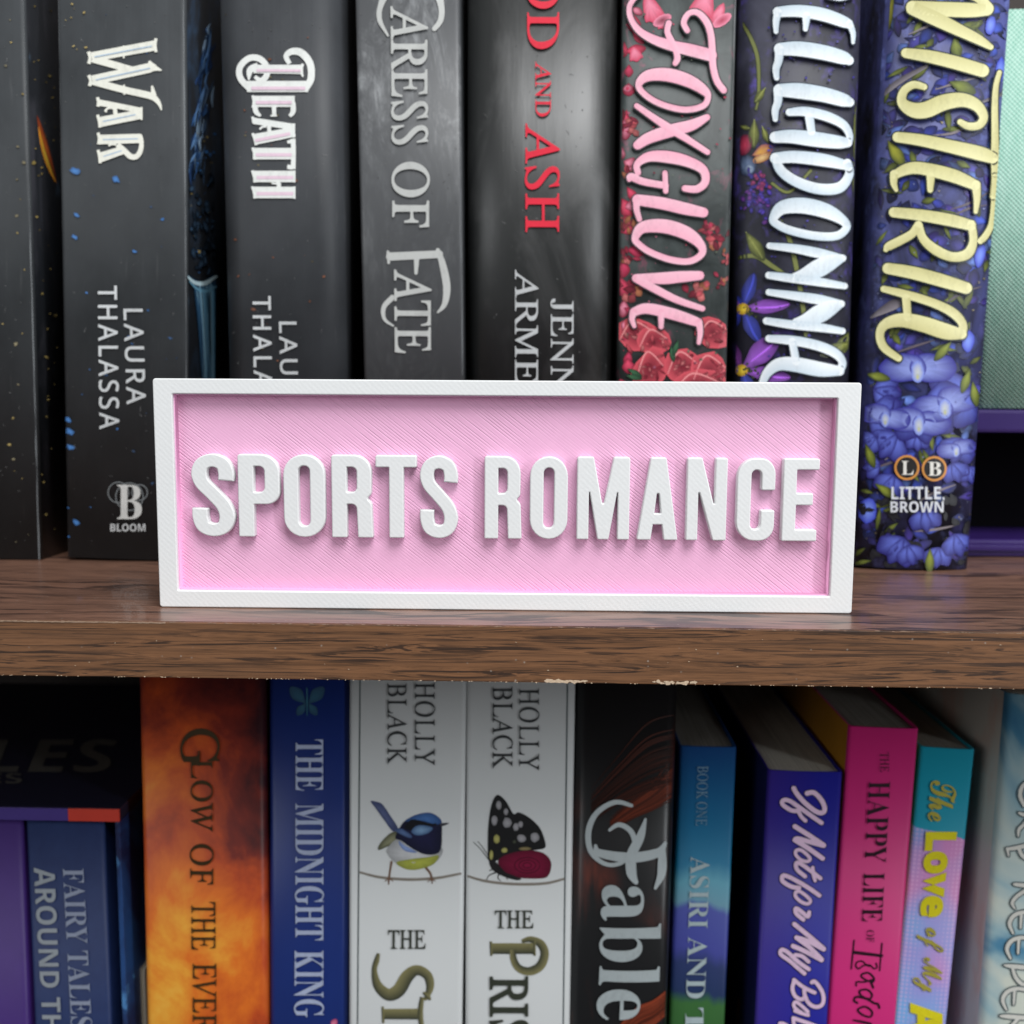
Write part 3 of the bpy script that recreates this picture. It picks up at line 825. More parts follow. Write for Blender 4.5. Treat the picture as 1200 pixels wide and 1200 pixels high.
for x, y, r in ((832, 268, 14), (843, 282, 15), (818, 340, 17), (742, 340, 18), (736, 262, 15), (738, 145, 14), (845, 330, 9), (735, 205, 12), (733, 300, 12), (850, 300, 8)): bloom(x, y, r)
DK, RIM = lin(105, 20, 38), lin(205, 80, 92)
for x, y, a, bb, an in ((746, 392, 25, 19, .15), (766, 400, 20, 17, .5), (836, 390, 22, 17, .35), (762, 434, 20, 27, .5), (800, 430, 22, 22, -.3), (832, 436, 24, 24, .2), (818, 452, 34, 18, 0)):
    ink.oval(x, y, a, bb, an, DK, RIM, wob=.14, rnd=rnd)
    for _ in range(14):
        t = rnd.uniform(0, 6.28); d = rnd.uniform(.1, .8); q = rnd.uniform(.5, 1)
        ink.petal(x + a * d * math.cos(t), y + bb * d * math.sin(t), rnd.uniform(-1.2, 1.2) + an, a * rnd.uniform(.25, .6), a * rnd.uniform(.1, .25), tuple(v * q for v in rnd.choice([lin(215, 90, 100), lin(165, 40, 60), lin(225, 130, 130)])), tuple(v * q for v in DK), rnd=rnd)
    ink.stroke([(x - a * .8, y + bb * .35, 1.0), (x - a * .2, y - bb * .8, 2.0), (x + a * .75, y - bb * .2, 1.0)], lin(225, 140, 142))
for x, y, an in ((786, 405, 1.4), (795, 398, 1.9), (735, 432, .5), (733, 440, .2)):
    ink.petal(x, y, an, 20, 7, lin(60, 105, 72), lin(20, 45, 32), rnd=rnd)
flecks(ink, 110, 728, 860, 0, 440, [lin(220, 120, 150), lin(120, 130, 110), lin(190, 60, 90)], 66, .6, 2.0)
on_cover(b6, ink)
edge_wear_highlight(b6, 861.5, 0, 851.5, 440, 6, 1.8, (.25, .25, .26))
A6, B6 = Zm(710, 0, 1 / 6), Zm(710, 190, .216667)
fox = [A6([(735, 395, 84), (600, 360, 84), (470, 330, 74), (340, 287, 62), (235, 225, 48), (175, 140, 38), (163, 60, 36), (195, 0, 34), (240, -40, 28)]),
       A6([(570, 222, 38), (545, 165, 40), (580, 102, 38), (645, 98, 42), (710, 170, 48), (738, 270, 46), (745, 380, 48), (752, 480, 46), (778, 575, 46), (825, 640, 46)]),
       A6([(440, 170, 42), (430, 230, 40), (460, 300, 46), (492, 370, 42), (500, 420, 44), (485, 452, 36)]),
       ('o', A6([(228, 610, 45), (290, 540, 76), (430, 532, 92), (580, 575, 88), (685, 640, 66), (715, 690, 42), (680, 750, 42), (560, 777, 42), (420, 750, 42), (300, 692, 42)])),
       A6([(222, 1025, 62), (300, 975, 78), (450, 925, 86), (600, 885, 76), (708, 830, 44)]),
       A6([(215, 750, 38), (330, 830, 46), (450, 910, 56), (580, 990, 46), (712, 1075, 38)]),
       B6([(425, 145, 34), (490, 148, 40), (535, 110, 42), (523, 45, 48), (440, 0, 58), (330, -25, 64), (230, -25, 52), (168, 15, 36), (172, 60, 34)]),
       B6([(125, 98, 24), (135, 82, 40), (200, 108, 38), (320, 130, 36)]), B6([(318, 62, 28), (322, 160, 28)]),
       B6([(170, 207, 58), (300, 225, 64), (430, 255, 64), (525, 275, 52)]), B6([(165, 205, 40), (165, 260, 32), (180, 312, 28)]),
       ('o', B6([(157, 412, 38), (200, 355, 62), (320, 350, 74), (440, 390, 70), (510, 450, 48), (515, 500, 36), (450, 538, 34), (350, 530, 34), (240, 490, 34), (175, 445, 34)])),
       B6([(160, 628, 40), (300, 630, 62), (400, 622, 60), (505, 615, 48)]), B6([(160, 632, 38), (250, 680, 42), (380, 745, 38), (520, 793, 30)]),
       B6([(150, 812, 45), (220, 793, 56), (350, 820, 60), (480, 862, 50), (505, 872, 30)]), B6([(500, 865, 38), (508, 920, 30), (500, 978, 22)]),
       B6([(148, 812, 40), (140, 850, 30), (152, 888, 22)]), B6([(297, 812, 34), (297, 892, 26)])]
trace(b6, 'title', lambda p: p, fox, lin(240, 172, 192), col2=lin(244, 188, 204), halo=(1.5, lin(66, 62, 66)), base=.0008)
# 7: white lettering, dark round-backed floral jacket
nb = NB('midnight_floral_jacket', .48, .35)
n = nb.noise(nb.map((55, 55, 40), (1, 0, 2)), 1.0, 5, .6, .6); n2 = nb.noise(nb.map((170, 170, 130), (5, 3, 3)), 1.0, 4, .7, .5); n3 = nb.noise(nb.map((70, 70, 50), (9, 3, 6)), 1.0, 4, .6, 1.0)
b = nb.mix(nb.ramp(n, [(.35, 0.), (.7, 1.)]), (.012, .012, .020), (.045, .045, .07))
b = nb.mix(nb.math('MULTIPLY', nb.ramp(n2, [(.5, 0.), (.68, .9)]), nb.ramp(n3, [(.45, 0.), (.62, 1.)])), b, (.085, .06, .30))
nb.col(b)
b7 = book('book', 'midnight-blue floral hardcover with white drip-lettered title and purple flowers', (868, 0, 857, 440), (1011, 0, 999, 440), UY, 0, ZT, nb.m, bulge=.005, er=.004, hard=True, group=GU)
rnd = random.Random(7)
ink = Ink(b7.surf, .00006, .0000013)
OL, OL2 = lin(120, 125, 70), lin(45, 52, 30)
for p in ([(870, 28, 3), (880, 45, 4), (888, 70, 4), (889, 110, 3), (886, 128, 2)], [(1008, 20, 3), (1010, 90, 4), (1004, 140, 6), (1003, 190, 4)], [(908, 250, 4), (925, 280, 5), (938, 340, 5), (946, 400, 5)],
          [(862, 303, 3), (885, 300, 5), (905, 312, 5), (918, 320, 3)], [(1000, 190, 3), (1003, 250, 4)], [(905, 215, 3), (925, 225, 3), (950, 200, 3)]):
    ink.stroke(p, OL2, grow=.8); ink.stroke(p, OL)
for x, y, an, L_, w_ in ((884, 140, 1.6, 34, 13), (897, 103, 2.2, 22, 9), (1004, 120, 1.5, 60, 8), (874, 272, 1.0, 40, 16), (1002, 385, 2.2, 42, 16), (998, 400, 2.7, 40, 14), (990, 412, 3.0, 30, 10), (893, 148, 1.2, 22, 8), (866, 148, .2, 14, 6)):
    ink.petal(x, y, an, L_, w_, lin(135, 140, 70), lin(55, 62, 32), rnd=rnd)
    ink.stroke([(x, y, .8), (x + math.cos(an) * L_ * .9, y + math.sin(an) * L_ * .9, .5)], lin(170, 175, 100))
ink.oval(872, 170, 9, 13, .3, lin(200, 60, 90), lin(90, 20, 50)); ink.petal(882, 182, -.4, 26, 14, lin(215, 160, 70), lin(150, 85, 90), rnd=rnd); ink.oval(893, 185, 12, 5, -.4, lin(225, 190, 130), lin(160, 100, 60))
ink.oval(875, 194, 12, 13, 0, lin(110, 130, 165), lin(25, 30, 55)); ink.oval(878, 198, 6, 6, 0, lin(170, 185, 205), lin(70, 90, 125))
for k in range(60):
    x, y = rnd.gauss(888, 8), rnd.gauss(232, 13); ink.oval(x, y, rnd.uniform(2, 4.5), rnd.uniform(1.5, 3.5), rnd.uniform(0, 3), rnd.choice([lin(90, 70, 190), lin(120, 60, 150), lin(60, 50, 150)]), lin(35, 25, 80), n=8, rnd=rnd)
for k in range(12): ink.oval(rnd.gauss(890, 6), rnd.gauss(214, 6), 3, 2.4, rnd.uniform(0, 3), lin(160, 60, 110), lin(70, 25, 60), n=8, rnd=rnd)
PU, PB = lin(150, 85, 195), lin(50, 60, 160)
for cx, cy, pts in ((870, 362, ((-1.25, 44, 16, PB), (-.1, 56, 17, PU), (1.1, 44, 18, PB), (2.2, 34, 14, PB), (3.6, 22, 13, PU), (4.2, 18, 10, PB))),
                    (869, 434, ((-.75, 62, 26, PU), (.15, 58, 18, PU), (1.2, 34, 16, PB), (-2.0, 40, 16, lin(120, 60, 140)), (3.3, 20, 12, PB)))):
    for an, L_, w_, c in pts:
        ink.petal(cx, cy, an, L_, w_, tuple(v * 1.0 for v in c), tuple(v * .45 for v in c), tip=.5, rnd=rnd)
        ink.stroke([(cx + math.cos(an) * L_ * .25, cy + math.sin(an) * L_ * .25, 1.2), (cx + math.cos(an + .05) * L_ * .7, cy + math.sin(an + .05) * L_ * .7, 2.4), (cx + math.cos(an) * L_ * .97, cy + math.sin(an) * L_ * .97, .6)], tuple(min(1, v * 1.7) for v in c))
    for k in range(16): ink.oval(cx + 9 + rnd.gauss(0, 4), cy + 2 + rnd.gauss(0, 4), 1.6, 1.6, 0, lin(70, 80, 30), lin(20, 24, 12), n=8)
    ink.oval(cx, cy, 7.5, 7, 0, lin(245, 215, 60), lin(185, 140, 30))
flecks(ink, 260, 900, 1005, 0, 440, [lin(80, 70, 180), lin(100, 90, 200), lin(60, 60, 120)], 77, .6, 2.4)
on_cover(b7, ink)
C7, D7 = Zm(855, 0, 1 / 6), Zm(855, 190, .216667)
bel = [C7([(690, -22, 40), (770, -8, 42), (845, -25, 40)]),
       C7([(335, 92, 72), (480, 85, 84), (650, 110, 90), (800, 162, 78), (840, 185, 52)]), C7([(836, 170, 48), (862, 240, 38), (862, 306, 24)]), C7([(335, 92, 54), (322, 160, 46), (322, 230, 32)]), C7([(535, 120, 58), (532, 170, 44), (528, 212, 34)]),
       C7([(350, 352, 86), (480, 350, 102), (650, 375, 104), (790, 412, 92), (835, 432, 64)]), C7([(345, 350, 62), (340, 430, 56), (322, 490, 50), (326, 555, 36)]),
       C7([(345, 640, 86), (480, 645, 108), (650, 670, 104), (790, 708, 92), (838, 725, 64)]), C7([(335, 640, 62), (335, 720, 56), (316, 780, 50), (317, 845, 36)]),
       C7([(415, 795, 52), (530, 790, 66), (680, 825, 68), (790, 880, 60), (836, 950, 50), (830, 1010, 50)]), C7([(315, 970, 78), (430, 965, 94), (600, 985, 104), (760, 1005, 88), (825, 1010, 60)]), C7([(555, 830, 60), (570, 930, 56)]),
       C7([(318, 1118, 78), (450, 1108, 84), (650, 1130, 88), (800, 1165, 66), (835, 1190, 40)]),
       D7([(632, 10, 48), (642, 70, 46), (590, 140, 58), (480, 148, 58), (360, 110, 56), (275, 50, 52), (242, -20, 44)]),
       ('o', D7([(232, 310, 44), (280, 250, 72), (390, 238, 84), (520, 268, 78), (610, 320, 50), (626, 360, 42), (570, 402, 44), (450, 400, 44), (320, 370, 44), (252, 338, 42)])),
       D7([(212, 455, 34), (350, 470, 46), (480, 495, 52), (612, 520, 28)]), D7([(605, 522, 40), (540, 545, 84), (470, 580, 96), (400, 612, 72), (345, 622, 40)]), D7([(208, 614, 38), (330, 630, 46), (480, 650, 46), (618, 672, 34)]),
       D7([(208, 705, 34), (350, 725, 46), (480, 745, 52), (604, 765, 28)]), D7([(598, 768, 40), (540, 790, 84), (475, 825, 96), (410, 855, 72), (355, 865, 40)]), D7([(195, 860, 38), (330, 880, 46), (480, 895, 46), (606, 915, 34)]),
       D7([(208, 955, 38), (330, 965, 50), (460, 990, 52), (560, 1030, 50), (605, 1080, 42), (590, 1130, 46)]), D7([(590, 1130, 50), (480, 1120, 78), (350, 1095, 78), (260, 1095, 66), (200, 1140, 50), (172, 1200, 38)]), D7([(335, 970, 40), (355, 1080, 42)])]
trace(b7, 'title', lambda p: p, bel, lin(232, 238, 242), col2=lin(200, 214, 224), halo=(1.3, lin(34, 46, 62)), base=.0008)
# 8: yellow lettering, blue wisteria blossom
nb = NB('blue_blossom_jacket', .5, .35)
v = nb.voro(nb.map((150, 150, 110)), 1.0); n = nb.noise(nb.map((45, 45, 35), (2, 0, 1)), 1.0, 4, .6, .8); n2 = nb.noise(nb.map((200, 200, 160)), 1.0, 4, .7)
b = nb.mix(nb.ramp(n, [(.38, 0.), (.62, 1.)]), (.020, .020, .032), (.07, .08, .25))
b = nb.mix(nb.ramp(n2, [(.55, 0.), (.75, .7)]), b, (.16, .20, .52))
nb.col(nb.mix(nb.ramp(v.outputs['Distance'], [(.08, .8), (.35, 0.)]), b, (.10, .10, .33)))
b8 = book('book', 'blue blossom-covered hardcover with pale yellow title, right of the sign', (1036, 0, 1003, 660), (1191, 0, 1133, 660), UY - .002, 0, ZT, nb.m, bulge=.004, er=.003, hard=True, group=GU)
rnd = random.Random(8)
ink = Ink(b8.surf, .00006, .00000025)
LF1, LF2 = lin(130, 140, 60), lin(55, 65, 30)
def xr(y, f): l = 1034 - y * .05; r = 1190 - y * .086; return l + (r - l) * f
for k in range(430):
    y = rnd.uniform(-5, 660); f = rnd.uniform(.07, .97); x = xr(y, f)
    c = rnd.choice([lin(70, 95, 215), lin(95, 90, 200), lin(60, 70, 170), lin(110, 140, 225), lin(75, 60, 160), lin(50, 60, 130)]); q = rnd.uniform(.25, 1.1) * (.5 if f < .2 else 1)
    ink.petal(x, y, rnd.uniform(0, 6.28), rnd.uniform(12, 27), rnd.uniform(8, 16), tuple(v * q for v in c), tuple(v * q * .22 for v in c), rnd=rnd)
for k in range(80):
    y = rnd.uniform(0, 660); x = xr(y, rnd.uniform(.04, .97)); an = rnd.uniform(0, 6.28); q = rnd.uniform(.4, 1)
    ink.petal(x, y, an, rnd.uniform(14, 30), rnd.uniform(5, 9), tuple(v * q for v in LF1), tuple(v * q for v in LF2), rnd=rnd)
for k in range(14):
    y = rnd.uniform(0, 640); f = rnd.uniform(.2, .8); x = xr(y, f)
    ink.stroke([(x - 24, y + rnd.uniform(2, 18), 1), (x, y, 3), (x + 24, y - rnd.uniform(2, 14), 1)], rnd.choice([lin(130, 120, 125), lin(95, 85, 95)]))
flecks(ink, 420, 1010, 1185, 0, 660, [lin(190, 175, 140), lin(170, 180, 230), lin(110, 100, 80)], 88, .5, 1.7)
ink.step = .0000025
ink.petal(1047, -8, 1.85, 62, 14, lin(165, 160, 60), lin(70, 75, 25), rnd=rnd); ink.petal(1118, 44, 1.4, 26, 14, LF1, LF2, rnd=rnd); ink.petal(1112, 96, .4, 34, 16, LF1, LF2, rnd=rnd); ink.petal(1040, 165, 1.0, 36, 15, lin(160, 160, 50), LF2, rnd=rnd)
for p in ([(1020, 125, 2), (1050, 98, 7), (1085, 78, 4)], [(1150, 120, 3), (1180, 108, 5)], [(1020, 372, 3), (1045, 358, 12), (1060, 352, 6)]): ink.stroke(p, lin(135, 128, 135), col2=lin(70, 64, 72))
for x, y, a, bb, an in ((1172, 82, 6, 15, .1), (1134, 400, 7, 13, .1), (1016, 598, 11, 15, .1), (1160, 30, 6, 12, .2), (1148, 300, 6, 14, .2)): ink.oval(x, y, a, bb, an, lin(125, 150, 240), lin(60, 70, 190), wob=.1, rnd=rnd)
K5 = lambda x, y: (850 + x * .29167, 380 + y * .29167)
for k in range(46):
    x, y = K5(rnd.uniform(540, 980), rnd.uniform(700, 970)); ink.oval(x, y, rnd.uniform(3, 9), rnd.uniform(2, 5), rnd.uniform(0, 3), (.02, .02, .025), (.008, .008, .012), wob=.2, rnd=rnd)
for x, y, r, an in ((770, 470, 60, 1.57), (930, 290, 150, 2.6), (640, 270, 95, .2), (630, 370, 110, .3), (660, 480, 100, 2.2), (590, 570, 60, 3.0), (930, 500, 90, 1.9), (790, 380, 150, 1.4), (860, 330, 130, .2), (660, 640, 80, 2.0),
                    (690, 900, 100, 2.1), (740, 920, 70, 1.3), (800, 780, 80, 1.4), (850, 930, 70, 1.7), (930, 880, 80, 1.3), (985, 600, 60, 1.5), (580, 470, 60, 2.5), (920, 590, 70, 1.2)):
    x, y = K5(x, y); r *= .29167
    for q in (-.62, .62, 0):
        ink.petal(x - math.cos(an) * r * .5, y - math.sin(an) * r * .5, an + q, r * 1.2, r * (.85 if q else .6), lin(98, 112, 205), lin(36, 30, 108), tip=.65, rnd=rnd)
def banner(x, y, r, an):
    x, y = K5(x, y); r *= .29167
    for q in (-.55, .55):
        pts = []
        for t in range(10):
            a = 2 * math.pi * t / 10; d = r * (.62 + .1 * math.cos(2 * a) + rnd.uniform(-.04, .04))
            pts.append((x + r * .45 * math.cos(an + math.copysign(1.57, q)) + d * math.cos(a), y + r * .45 * math.sin(an + math.copysign(1.57, q)) + d * .85 * math.sin(a)))
        ink.blob(pts, lin(150, 164, 228), lin(46, 42, 138), jit=.12, rnd=rnd, ctr=(x, y))
    ink.oval(x, y + r * .15, r * .2, r * .34, 0, lin(196, 200, 196), lin(120, 138, 222), wob=.1, rnd=rnd); ink.oval(x, y + r * .28, r * .06, r * .1, 0, lin(190, 190, 120), lin(170, 178, 190))
banner(770, 175, 130, 1.57); banner(880, 320, 120, 1.2); banner(775, 390, 110, 1.7); banner(640, 370, 90, 1.9); banner(925, 500, 70, 1.3)
for x, y, an in ((980, 180, 1.9), (905, 70, 2.3), (560, 200, .2), (600, 640, .6), (820, 900, 1.6), (990, 230, 1.4), (560, 480, 1.2)):
    x, y = K5(x, y); ink.petal(x, y, an, 30, 11, lin(140, 150, 55), LF2, rnd=rnd)
on_cover(b8, ink)
E8, F8 = Zm(1005, 0, .18327), Zm(1000, 200, .19175)
wis = [E8([(345, 55, 86), (500, 65, 92), (700, 72, 92), (812, 72, 72)]), E8([(815, 62, 92), (780, 8, 60), (710, -25, 46)]), E8([(345, 62, 84), (480, 122, 90), (620, 190, 78), (760, 258, 62), (842, 308, 36)]),
       E8([(302, 346, 62), (450, 368, 78), (620, 408, 84), (790, 458, 82)]),
       E8([(418, 562, 40), (350, 548, 48), (288, 590, 52), (278, 660, 64), (345, 708, 92), (430, 708, 102), (540, 662, 100), (660, 645, 88), (752, 680, 72), (796, 750, 56), (768, 805, 50), (700, 812, 46), (648, 786, 38)]),
       E8([(248, 882, 64), (400, 902, 74), (600, 945, 82), (780, 988, 88), (855, 1015, 70)]),
       E8([(898, 470, 30), (875, 560, 34), (868, 700, 40), (870, 850, 44), (870, 1000, 50), (868, 1150, 42), (856, 1260, 36)]),
       F8([(857, 40, 36), (850, 200, 33), (835, 330, 36), (800, 400, 40), (768, 433, 36)]),
       F8([(246, 30, 50), (320, -5, 68), (409, -10, 74), (600, 35, 80), (735, 92, 62)]), F8([(742, 90, 54), (747, 180, 40), (740, 255, 24)]), F8([(242, 25, 50), (240, 80, 40), (255, 122, 24)]), F8([(465, 40, 50), (462, 122, 34)]),
       F8([(240, 258, 60), (400, 275, 68), (580, 305, 74), (710, 338, 62)]), F8([(712, 330, 50), (725, 430, 48), (690, 510, 60), (600, 530, 56), (500, 490, 60), (420, 420, 52), (390, 335, 50)]), F8([(382, 345, 46), (350, 390, 50), (280, 430, 52), (210, 465, 50), (192, 485, 30)]),
       F8([(204, 600, 66), (350, 625, 76), (520, 670, 78), (682, 720, 70)]),
       F8([(178, 725, 38), (320, 760, 50), (480, 810, 52), (600, 870, 56), (660, 940, 50), (650, 1000, 60)]), F8([(655, 1000, 60), (560, 985, 94), (420, 940, 94), (290, 915, 84), (190, 940, 62), (155, 1000, 50), (180, 1080, 50), (270, 1148, 40)]), F8([(315, 780, 50), (325, 900, 46)])]
trace(b8, 'title', lambda p: p, wis, lin(228, 223, 168), col2=lin(206, 200, 142), halo=(1.6, lin(44, 52, 46)), base=.0009)
for cx in (1061.5, 1093.5):
    ink = Ink(b8.surf, .0010)
    cy = 547.7 + (cx - 1061) * .04
    ink.oval(cx, cy, 13, 13, 0, lin(40, 38, 36), lin(34, 32, 36), n=24)
    ink.stroke([(cx + 13.4 * math.cos(t * math.pi / 10), cy + 13.4 * math.sin(t * math.pi / 10), 2.6) for t in range(20)], lin(205, 140, 70), True)
    ink.child('emblem', b8.root)
lettering(b8, 'emblem', 'L', 'bold', (1055, 1069, 540, 556), lin(225, 222, 215), upright=True, eps=.0013)
lettering(b8, 'emblem', 'B', 'bold', (1086, 1101, 541, 557), lin(225, 222, 215), upright=True, eps=.0013)
lettering(b8, 'publisher_name', 'LITTLE,', 'sansb', (1043, 1105, 570, 587), lin(215, 218, 225), upright=True, eps=.0013)
lettering(b8, 'publisher_name', 'BROWN', 'sansb', (1042, 1104, 587, 600), lin(215, 218, 225), upright=True, eps=.0013)
dust(b1, 40, -5, 40, 650, 1); dust(b2, 90, 74, 214, 640, 2); dust(b3, 60, 258, 380, 440, 3); dust(b4, 50, 420, 538, 440, 4); dust(b5, 70, 556, 712, 440, 5)
# far right: cloth book standing on a purple case
PY = 0.118
c0, c1 = at(1128, 478, PY), at(1128, 650, PY)
CZ = at(1160, 479, PY).z
nb = NB('purple_glossy_card', .25, .5)
nb.col(nb.mix(nb.noise(nb.map((60, 60, 60)), 1.0, 3), lin(42, 27, 82), lin(54, 34, 100)))
PUR = nb.m
cs = thing('purple_case', 'purple open-fronted case lying on the shelf under the teal cloth book', 'case', (c0.x, PY, 0.0002))
link('lid', box_mesh(0, .17, 0, .13, CZ - .0085, CZ - .0004, .0012), cs, PUR)
link('base', box_mesh(0, .17, 0, .13, 0, .0062, .0012), cs, PUR)
link('lip', box_mesh(0.0002, .17, -.0012, .0002, .0022, .0042, .0005), cs, PUR)
link('hollow', box_mesh(0, .17, .035, .13, .0063, CZ - .0086), cs, plain('black_hollow_shade', (.003, .0025, .004), .9, .05))  # black block put in for the dark inside of the case
nb = NB('teal_book_cloth', .85, .2)
wx = nb.math('SINE', nb.math('MULTIPLY', nb.sep(0), 2 * math.pi / .0016)); wz = nb.math('SINE', nb.math('MULTIPLY', nb.sep(2), 2 * math.pi / .0016))
wv = nb.math('MULTIPLY', wx, wz); nn = nb.noise(nb.map((700, 700, 200)), 1.0, 3)
nb.col(nb.mix(nb.math('ADD', nb.math('MULTIPLY', wv, .6), nn), lin(128, 180, 160), lin(186, 218, 203)))
nb.bump(wv, .6, .0003)
tb = book('book', 'teal cloth-covered book standing on the purple case at right', (1172, 0, 1140, 478), (1380, 0, 1348, 478), PY, CZ, at(1195, 9, PY).z, nb.m, depth=.10, bulge=.002, er=.003, hard=True, group=GU)

# ------------------------------------------------------------------ lower row of books
LY, ZL = 0.068, -0.2858
HID = -0.0165                      # tops that stay hidden behind the shelf edge
GL = 'books standing on the lower shelf'
# boxed set at the left: an open-fronted slipcase with two books in it
sx0, sx1 = at(-330, 955, LY).x, at(140, 955, LY).x
stop = at(80, 947, LY).z
nb = NB('navy_slipcase', .35, .5)
n = nb.noise(nb.map((40, 30, 22)), 1.0, 5, .6, 1.0); n2 = nb.noise(nb.map((90, 60, 60), (2, 2, 2)), 1.0, 4, .65, .7)
b = nb.mix(nb.ramp(n, [(.45, 0.), (.6, 1.)]), (.012, .016, .06), (.02, .07, .22))
nb.col(nb.mix(nb.ramp(n2, [(.62, 0.), (.72, .8)]), b, (.10, .30, .62)))
NAVYCASE = nb.m
sc = thing('slipcase', 'dark navy boxed-set slipcase with a purple and red front edge, at lower left', 'slipcase', (sx1, LY, ZL + .0002))
SHH = stop - sc.location.z; SWW = sx1 - sx0
link('side_panel', box_mesh(-.0016, 0, 0, .14, 0, SHH - .0044, .0003), sc, NAVYCASE)
link('side_panel', box_mesh(-SWW, -SWW + .0016, 0, .14, 0, SHH - .0044, .0003), sc, NAVYCASE)
link('base_panel', box_mesh(-SWW + .0018, -.0018, 0, .14, 0, .0016), sc, NAVYCASE)
link('top_panel', box_mesh(-SWW, 0, .0003, .14, SHH - .0042, SHH, .0004), sc, plain('black_slipcase_top', (.012, .012, .03), .45))
xr_ = at(80, 955, LY).x - sx1
link('front_strip', box_mesh(-SWW, xr_, -.0003, .0004, SHH - .0042, SHH - .0001, .0001), sc, plain('purple_strip', lin(70, 52, 128), .4))
link('front_strip', box_mesh(xr_ + .00005, 0, -.0003, .0004, SHH - .0042, SHH - .0001, .0001), sc, plain('red_strip', lin(205, 62, 46), .4))
class Top:
    """top face of the slipcase"""
    def put(s, px, py, e):
        p = atz(px, py, stop + e); return (p.x - sx1, p.y - LY, p.z - (ZL + .0002))
bmt = bmesh.new(); clt = bmt.loops.layers.float_color.new('Col')
for text, style, (x0, x1, y0, y1) in (('TALES', 'sansbi', (-130, 138, 866, 905)), ('ORIES', 'sansb', (-95, 26, 906, 918))):
    me = glyphs(text, style)
    bb = (min(v.co.x for v in me.vertices), max(v.co.x for v in me.vertices), min(v.co.y for v in me.vertices), max(v.co.y for v in me.vertices))
    n0 = len(bmt.verts); f0 = len(bmt.faces)
    bmt.from_mesh(me); bmt.verts.ensure_lookup_table(); bmt.faces.ensure_lookup_table()
    for v in bmt.verts[n0:]:
        px = x0 + (v.co.x - bb[0]) / (bb[1] - bb[0]) * (x1 - x0); py = y1 + (v.co.y - bb[2]) / (bb[3] - bb[2]) * (y0 - y1)
        v.co = Top().put(px, py, .0002)
    for f in bmt.faces[f0:]:
        for l in f.loops: l[clt] = (.10, .095, .085, 1)
me = bpy.data.meshes.new('t'); bmt.to_mesh(me); bmt.free()
link('lettering', me, sc, INK)
LYB = LY + .0022
bkA = book('book', 'plain violet book inside the slipcase at the lower left corner', (-150, 962, -140, 1200), (24, 962, 34, 1200), LYB, ZL + .002, stop - .0052, plain('violet_cover', lin(64, 36, 112), .5), group='books in the slipcase', depth=.12)
nb = NB('dusty_navy_cover', .5, .4)
nb.col(nb.mix(nb.noise(nb.map((300, 300, 200)), 1.0, 4, .7), lin(24, 38, 80), lin(38, 56, 102)))
bkB = book('book', 'dusty navy book with silver two-line title inside the slipcase', (29, 966, 41, 1200), (123, 966, 129, 1200), LYB, ZL + .002, stop - .0056, nb.m, group='books in the slipcase', depth=.12)
lettering(bkB, 'title', 'FAIRY TALES', 'bold', (74, 99, 1017, 1204, 84, 109), lin(165, 174, 198), mat=FOIL, offset=-.004)
lettering(bkB, 'title', 'AROUND THE', 'sansb', (40, 65, 1016, 1226, 52, 74), lin(175, 182, 190), mat=FOIL)
# thin pale booklet in the gap
wl = thing('booklet', 'thin pale booklet edge in the gap between slipcase and orange book', 'booklet', (at(160, 1135, LY + .012).x, LY + .012, ZL + .0002))
bz = at(163, 1136, LY + .012).z - ZL
link('cover', box_mesh(0, .0014, 0, .10, 0, bz, .0002), wl, plain('pale_card', lin(200, 196, 180), .6))
link('pages', box_mesh(.00145, .0023, .001, .10, 0, bz - .001), wl, PAPER)
# orange fiery spine
nb = NB('fiery_cover', .45, .4)
n = nb.noise(nb.map((34, 34, 26), (2.2, 0, 4.4)), 1.0, 6, .62, .35)
n2 = nb.noise(nb.map((15, 15, 12), (7.2, 0, 1.4)), 1.0, 3, .5)
g = nb.rng(nb.sep(2), .272, .165)
f = nb.math('ADD', nb.math('ADD', nb.math('MULTIPLY', n, .75), nb.math('MULTIPLY', n2, .45)), nb.math('MULTIPLY', g, .26))
f = nb.math('SUBTRACT', f, nb.math('MULTIPLY', nb.rng(nb.sep(0), -.006, .02), .20))
nb.col(nb.ramp(nb.math('SUBTRACT', f, .06), [(.38, lin(52, 18, 26)), (.52, lin(128, 42, 30)), (.63, lin(196, 78, 32)), (.74, lin(228, 116, 36)), (.84, lin(240, 164, 56)), (.94, lin(246, 200, 86))]))
g1 = book('book', 'fiery orange cloud-patterned book with dark brown title', (161, 800, 172, 1200), (310, 800, 312, 1200), LY, ZL, HID, nb.m, group=GL, er=.002, bulge=.001)
BRN = lin(62, 46, 20)
lettering(g1, 'title', 'G', 'serif', (212, 258, 853, 897), BRN, offset=.004)
lettering(g1, 'title', 'LOW', 'serif', (224, 250, 889, 974), BRN, offset=.004)
lettering(g1, 'title', 'OF', 'serif', (223, 251, 988, 1036), BRN, offset=.004)
lettering(g1, 'title', 'THE', 'serif', (225, 253, 1056, 1112), BRN, offset=.004)
lettering(g1, 'title', 'EVER', 'serif', (226, 254, 1128, 1208), BRN, offset=.004)
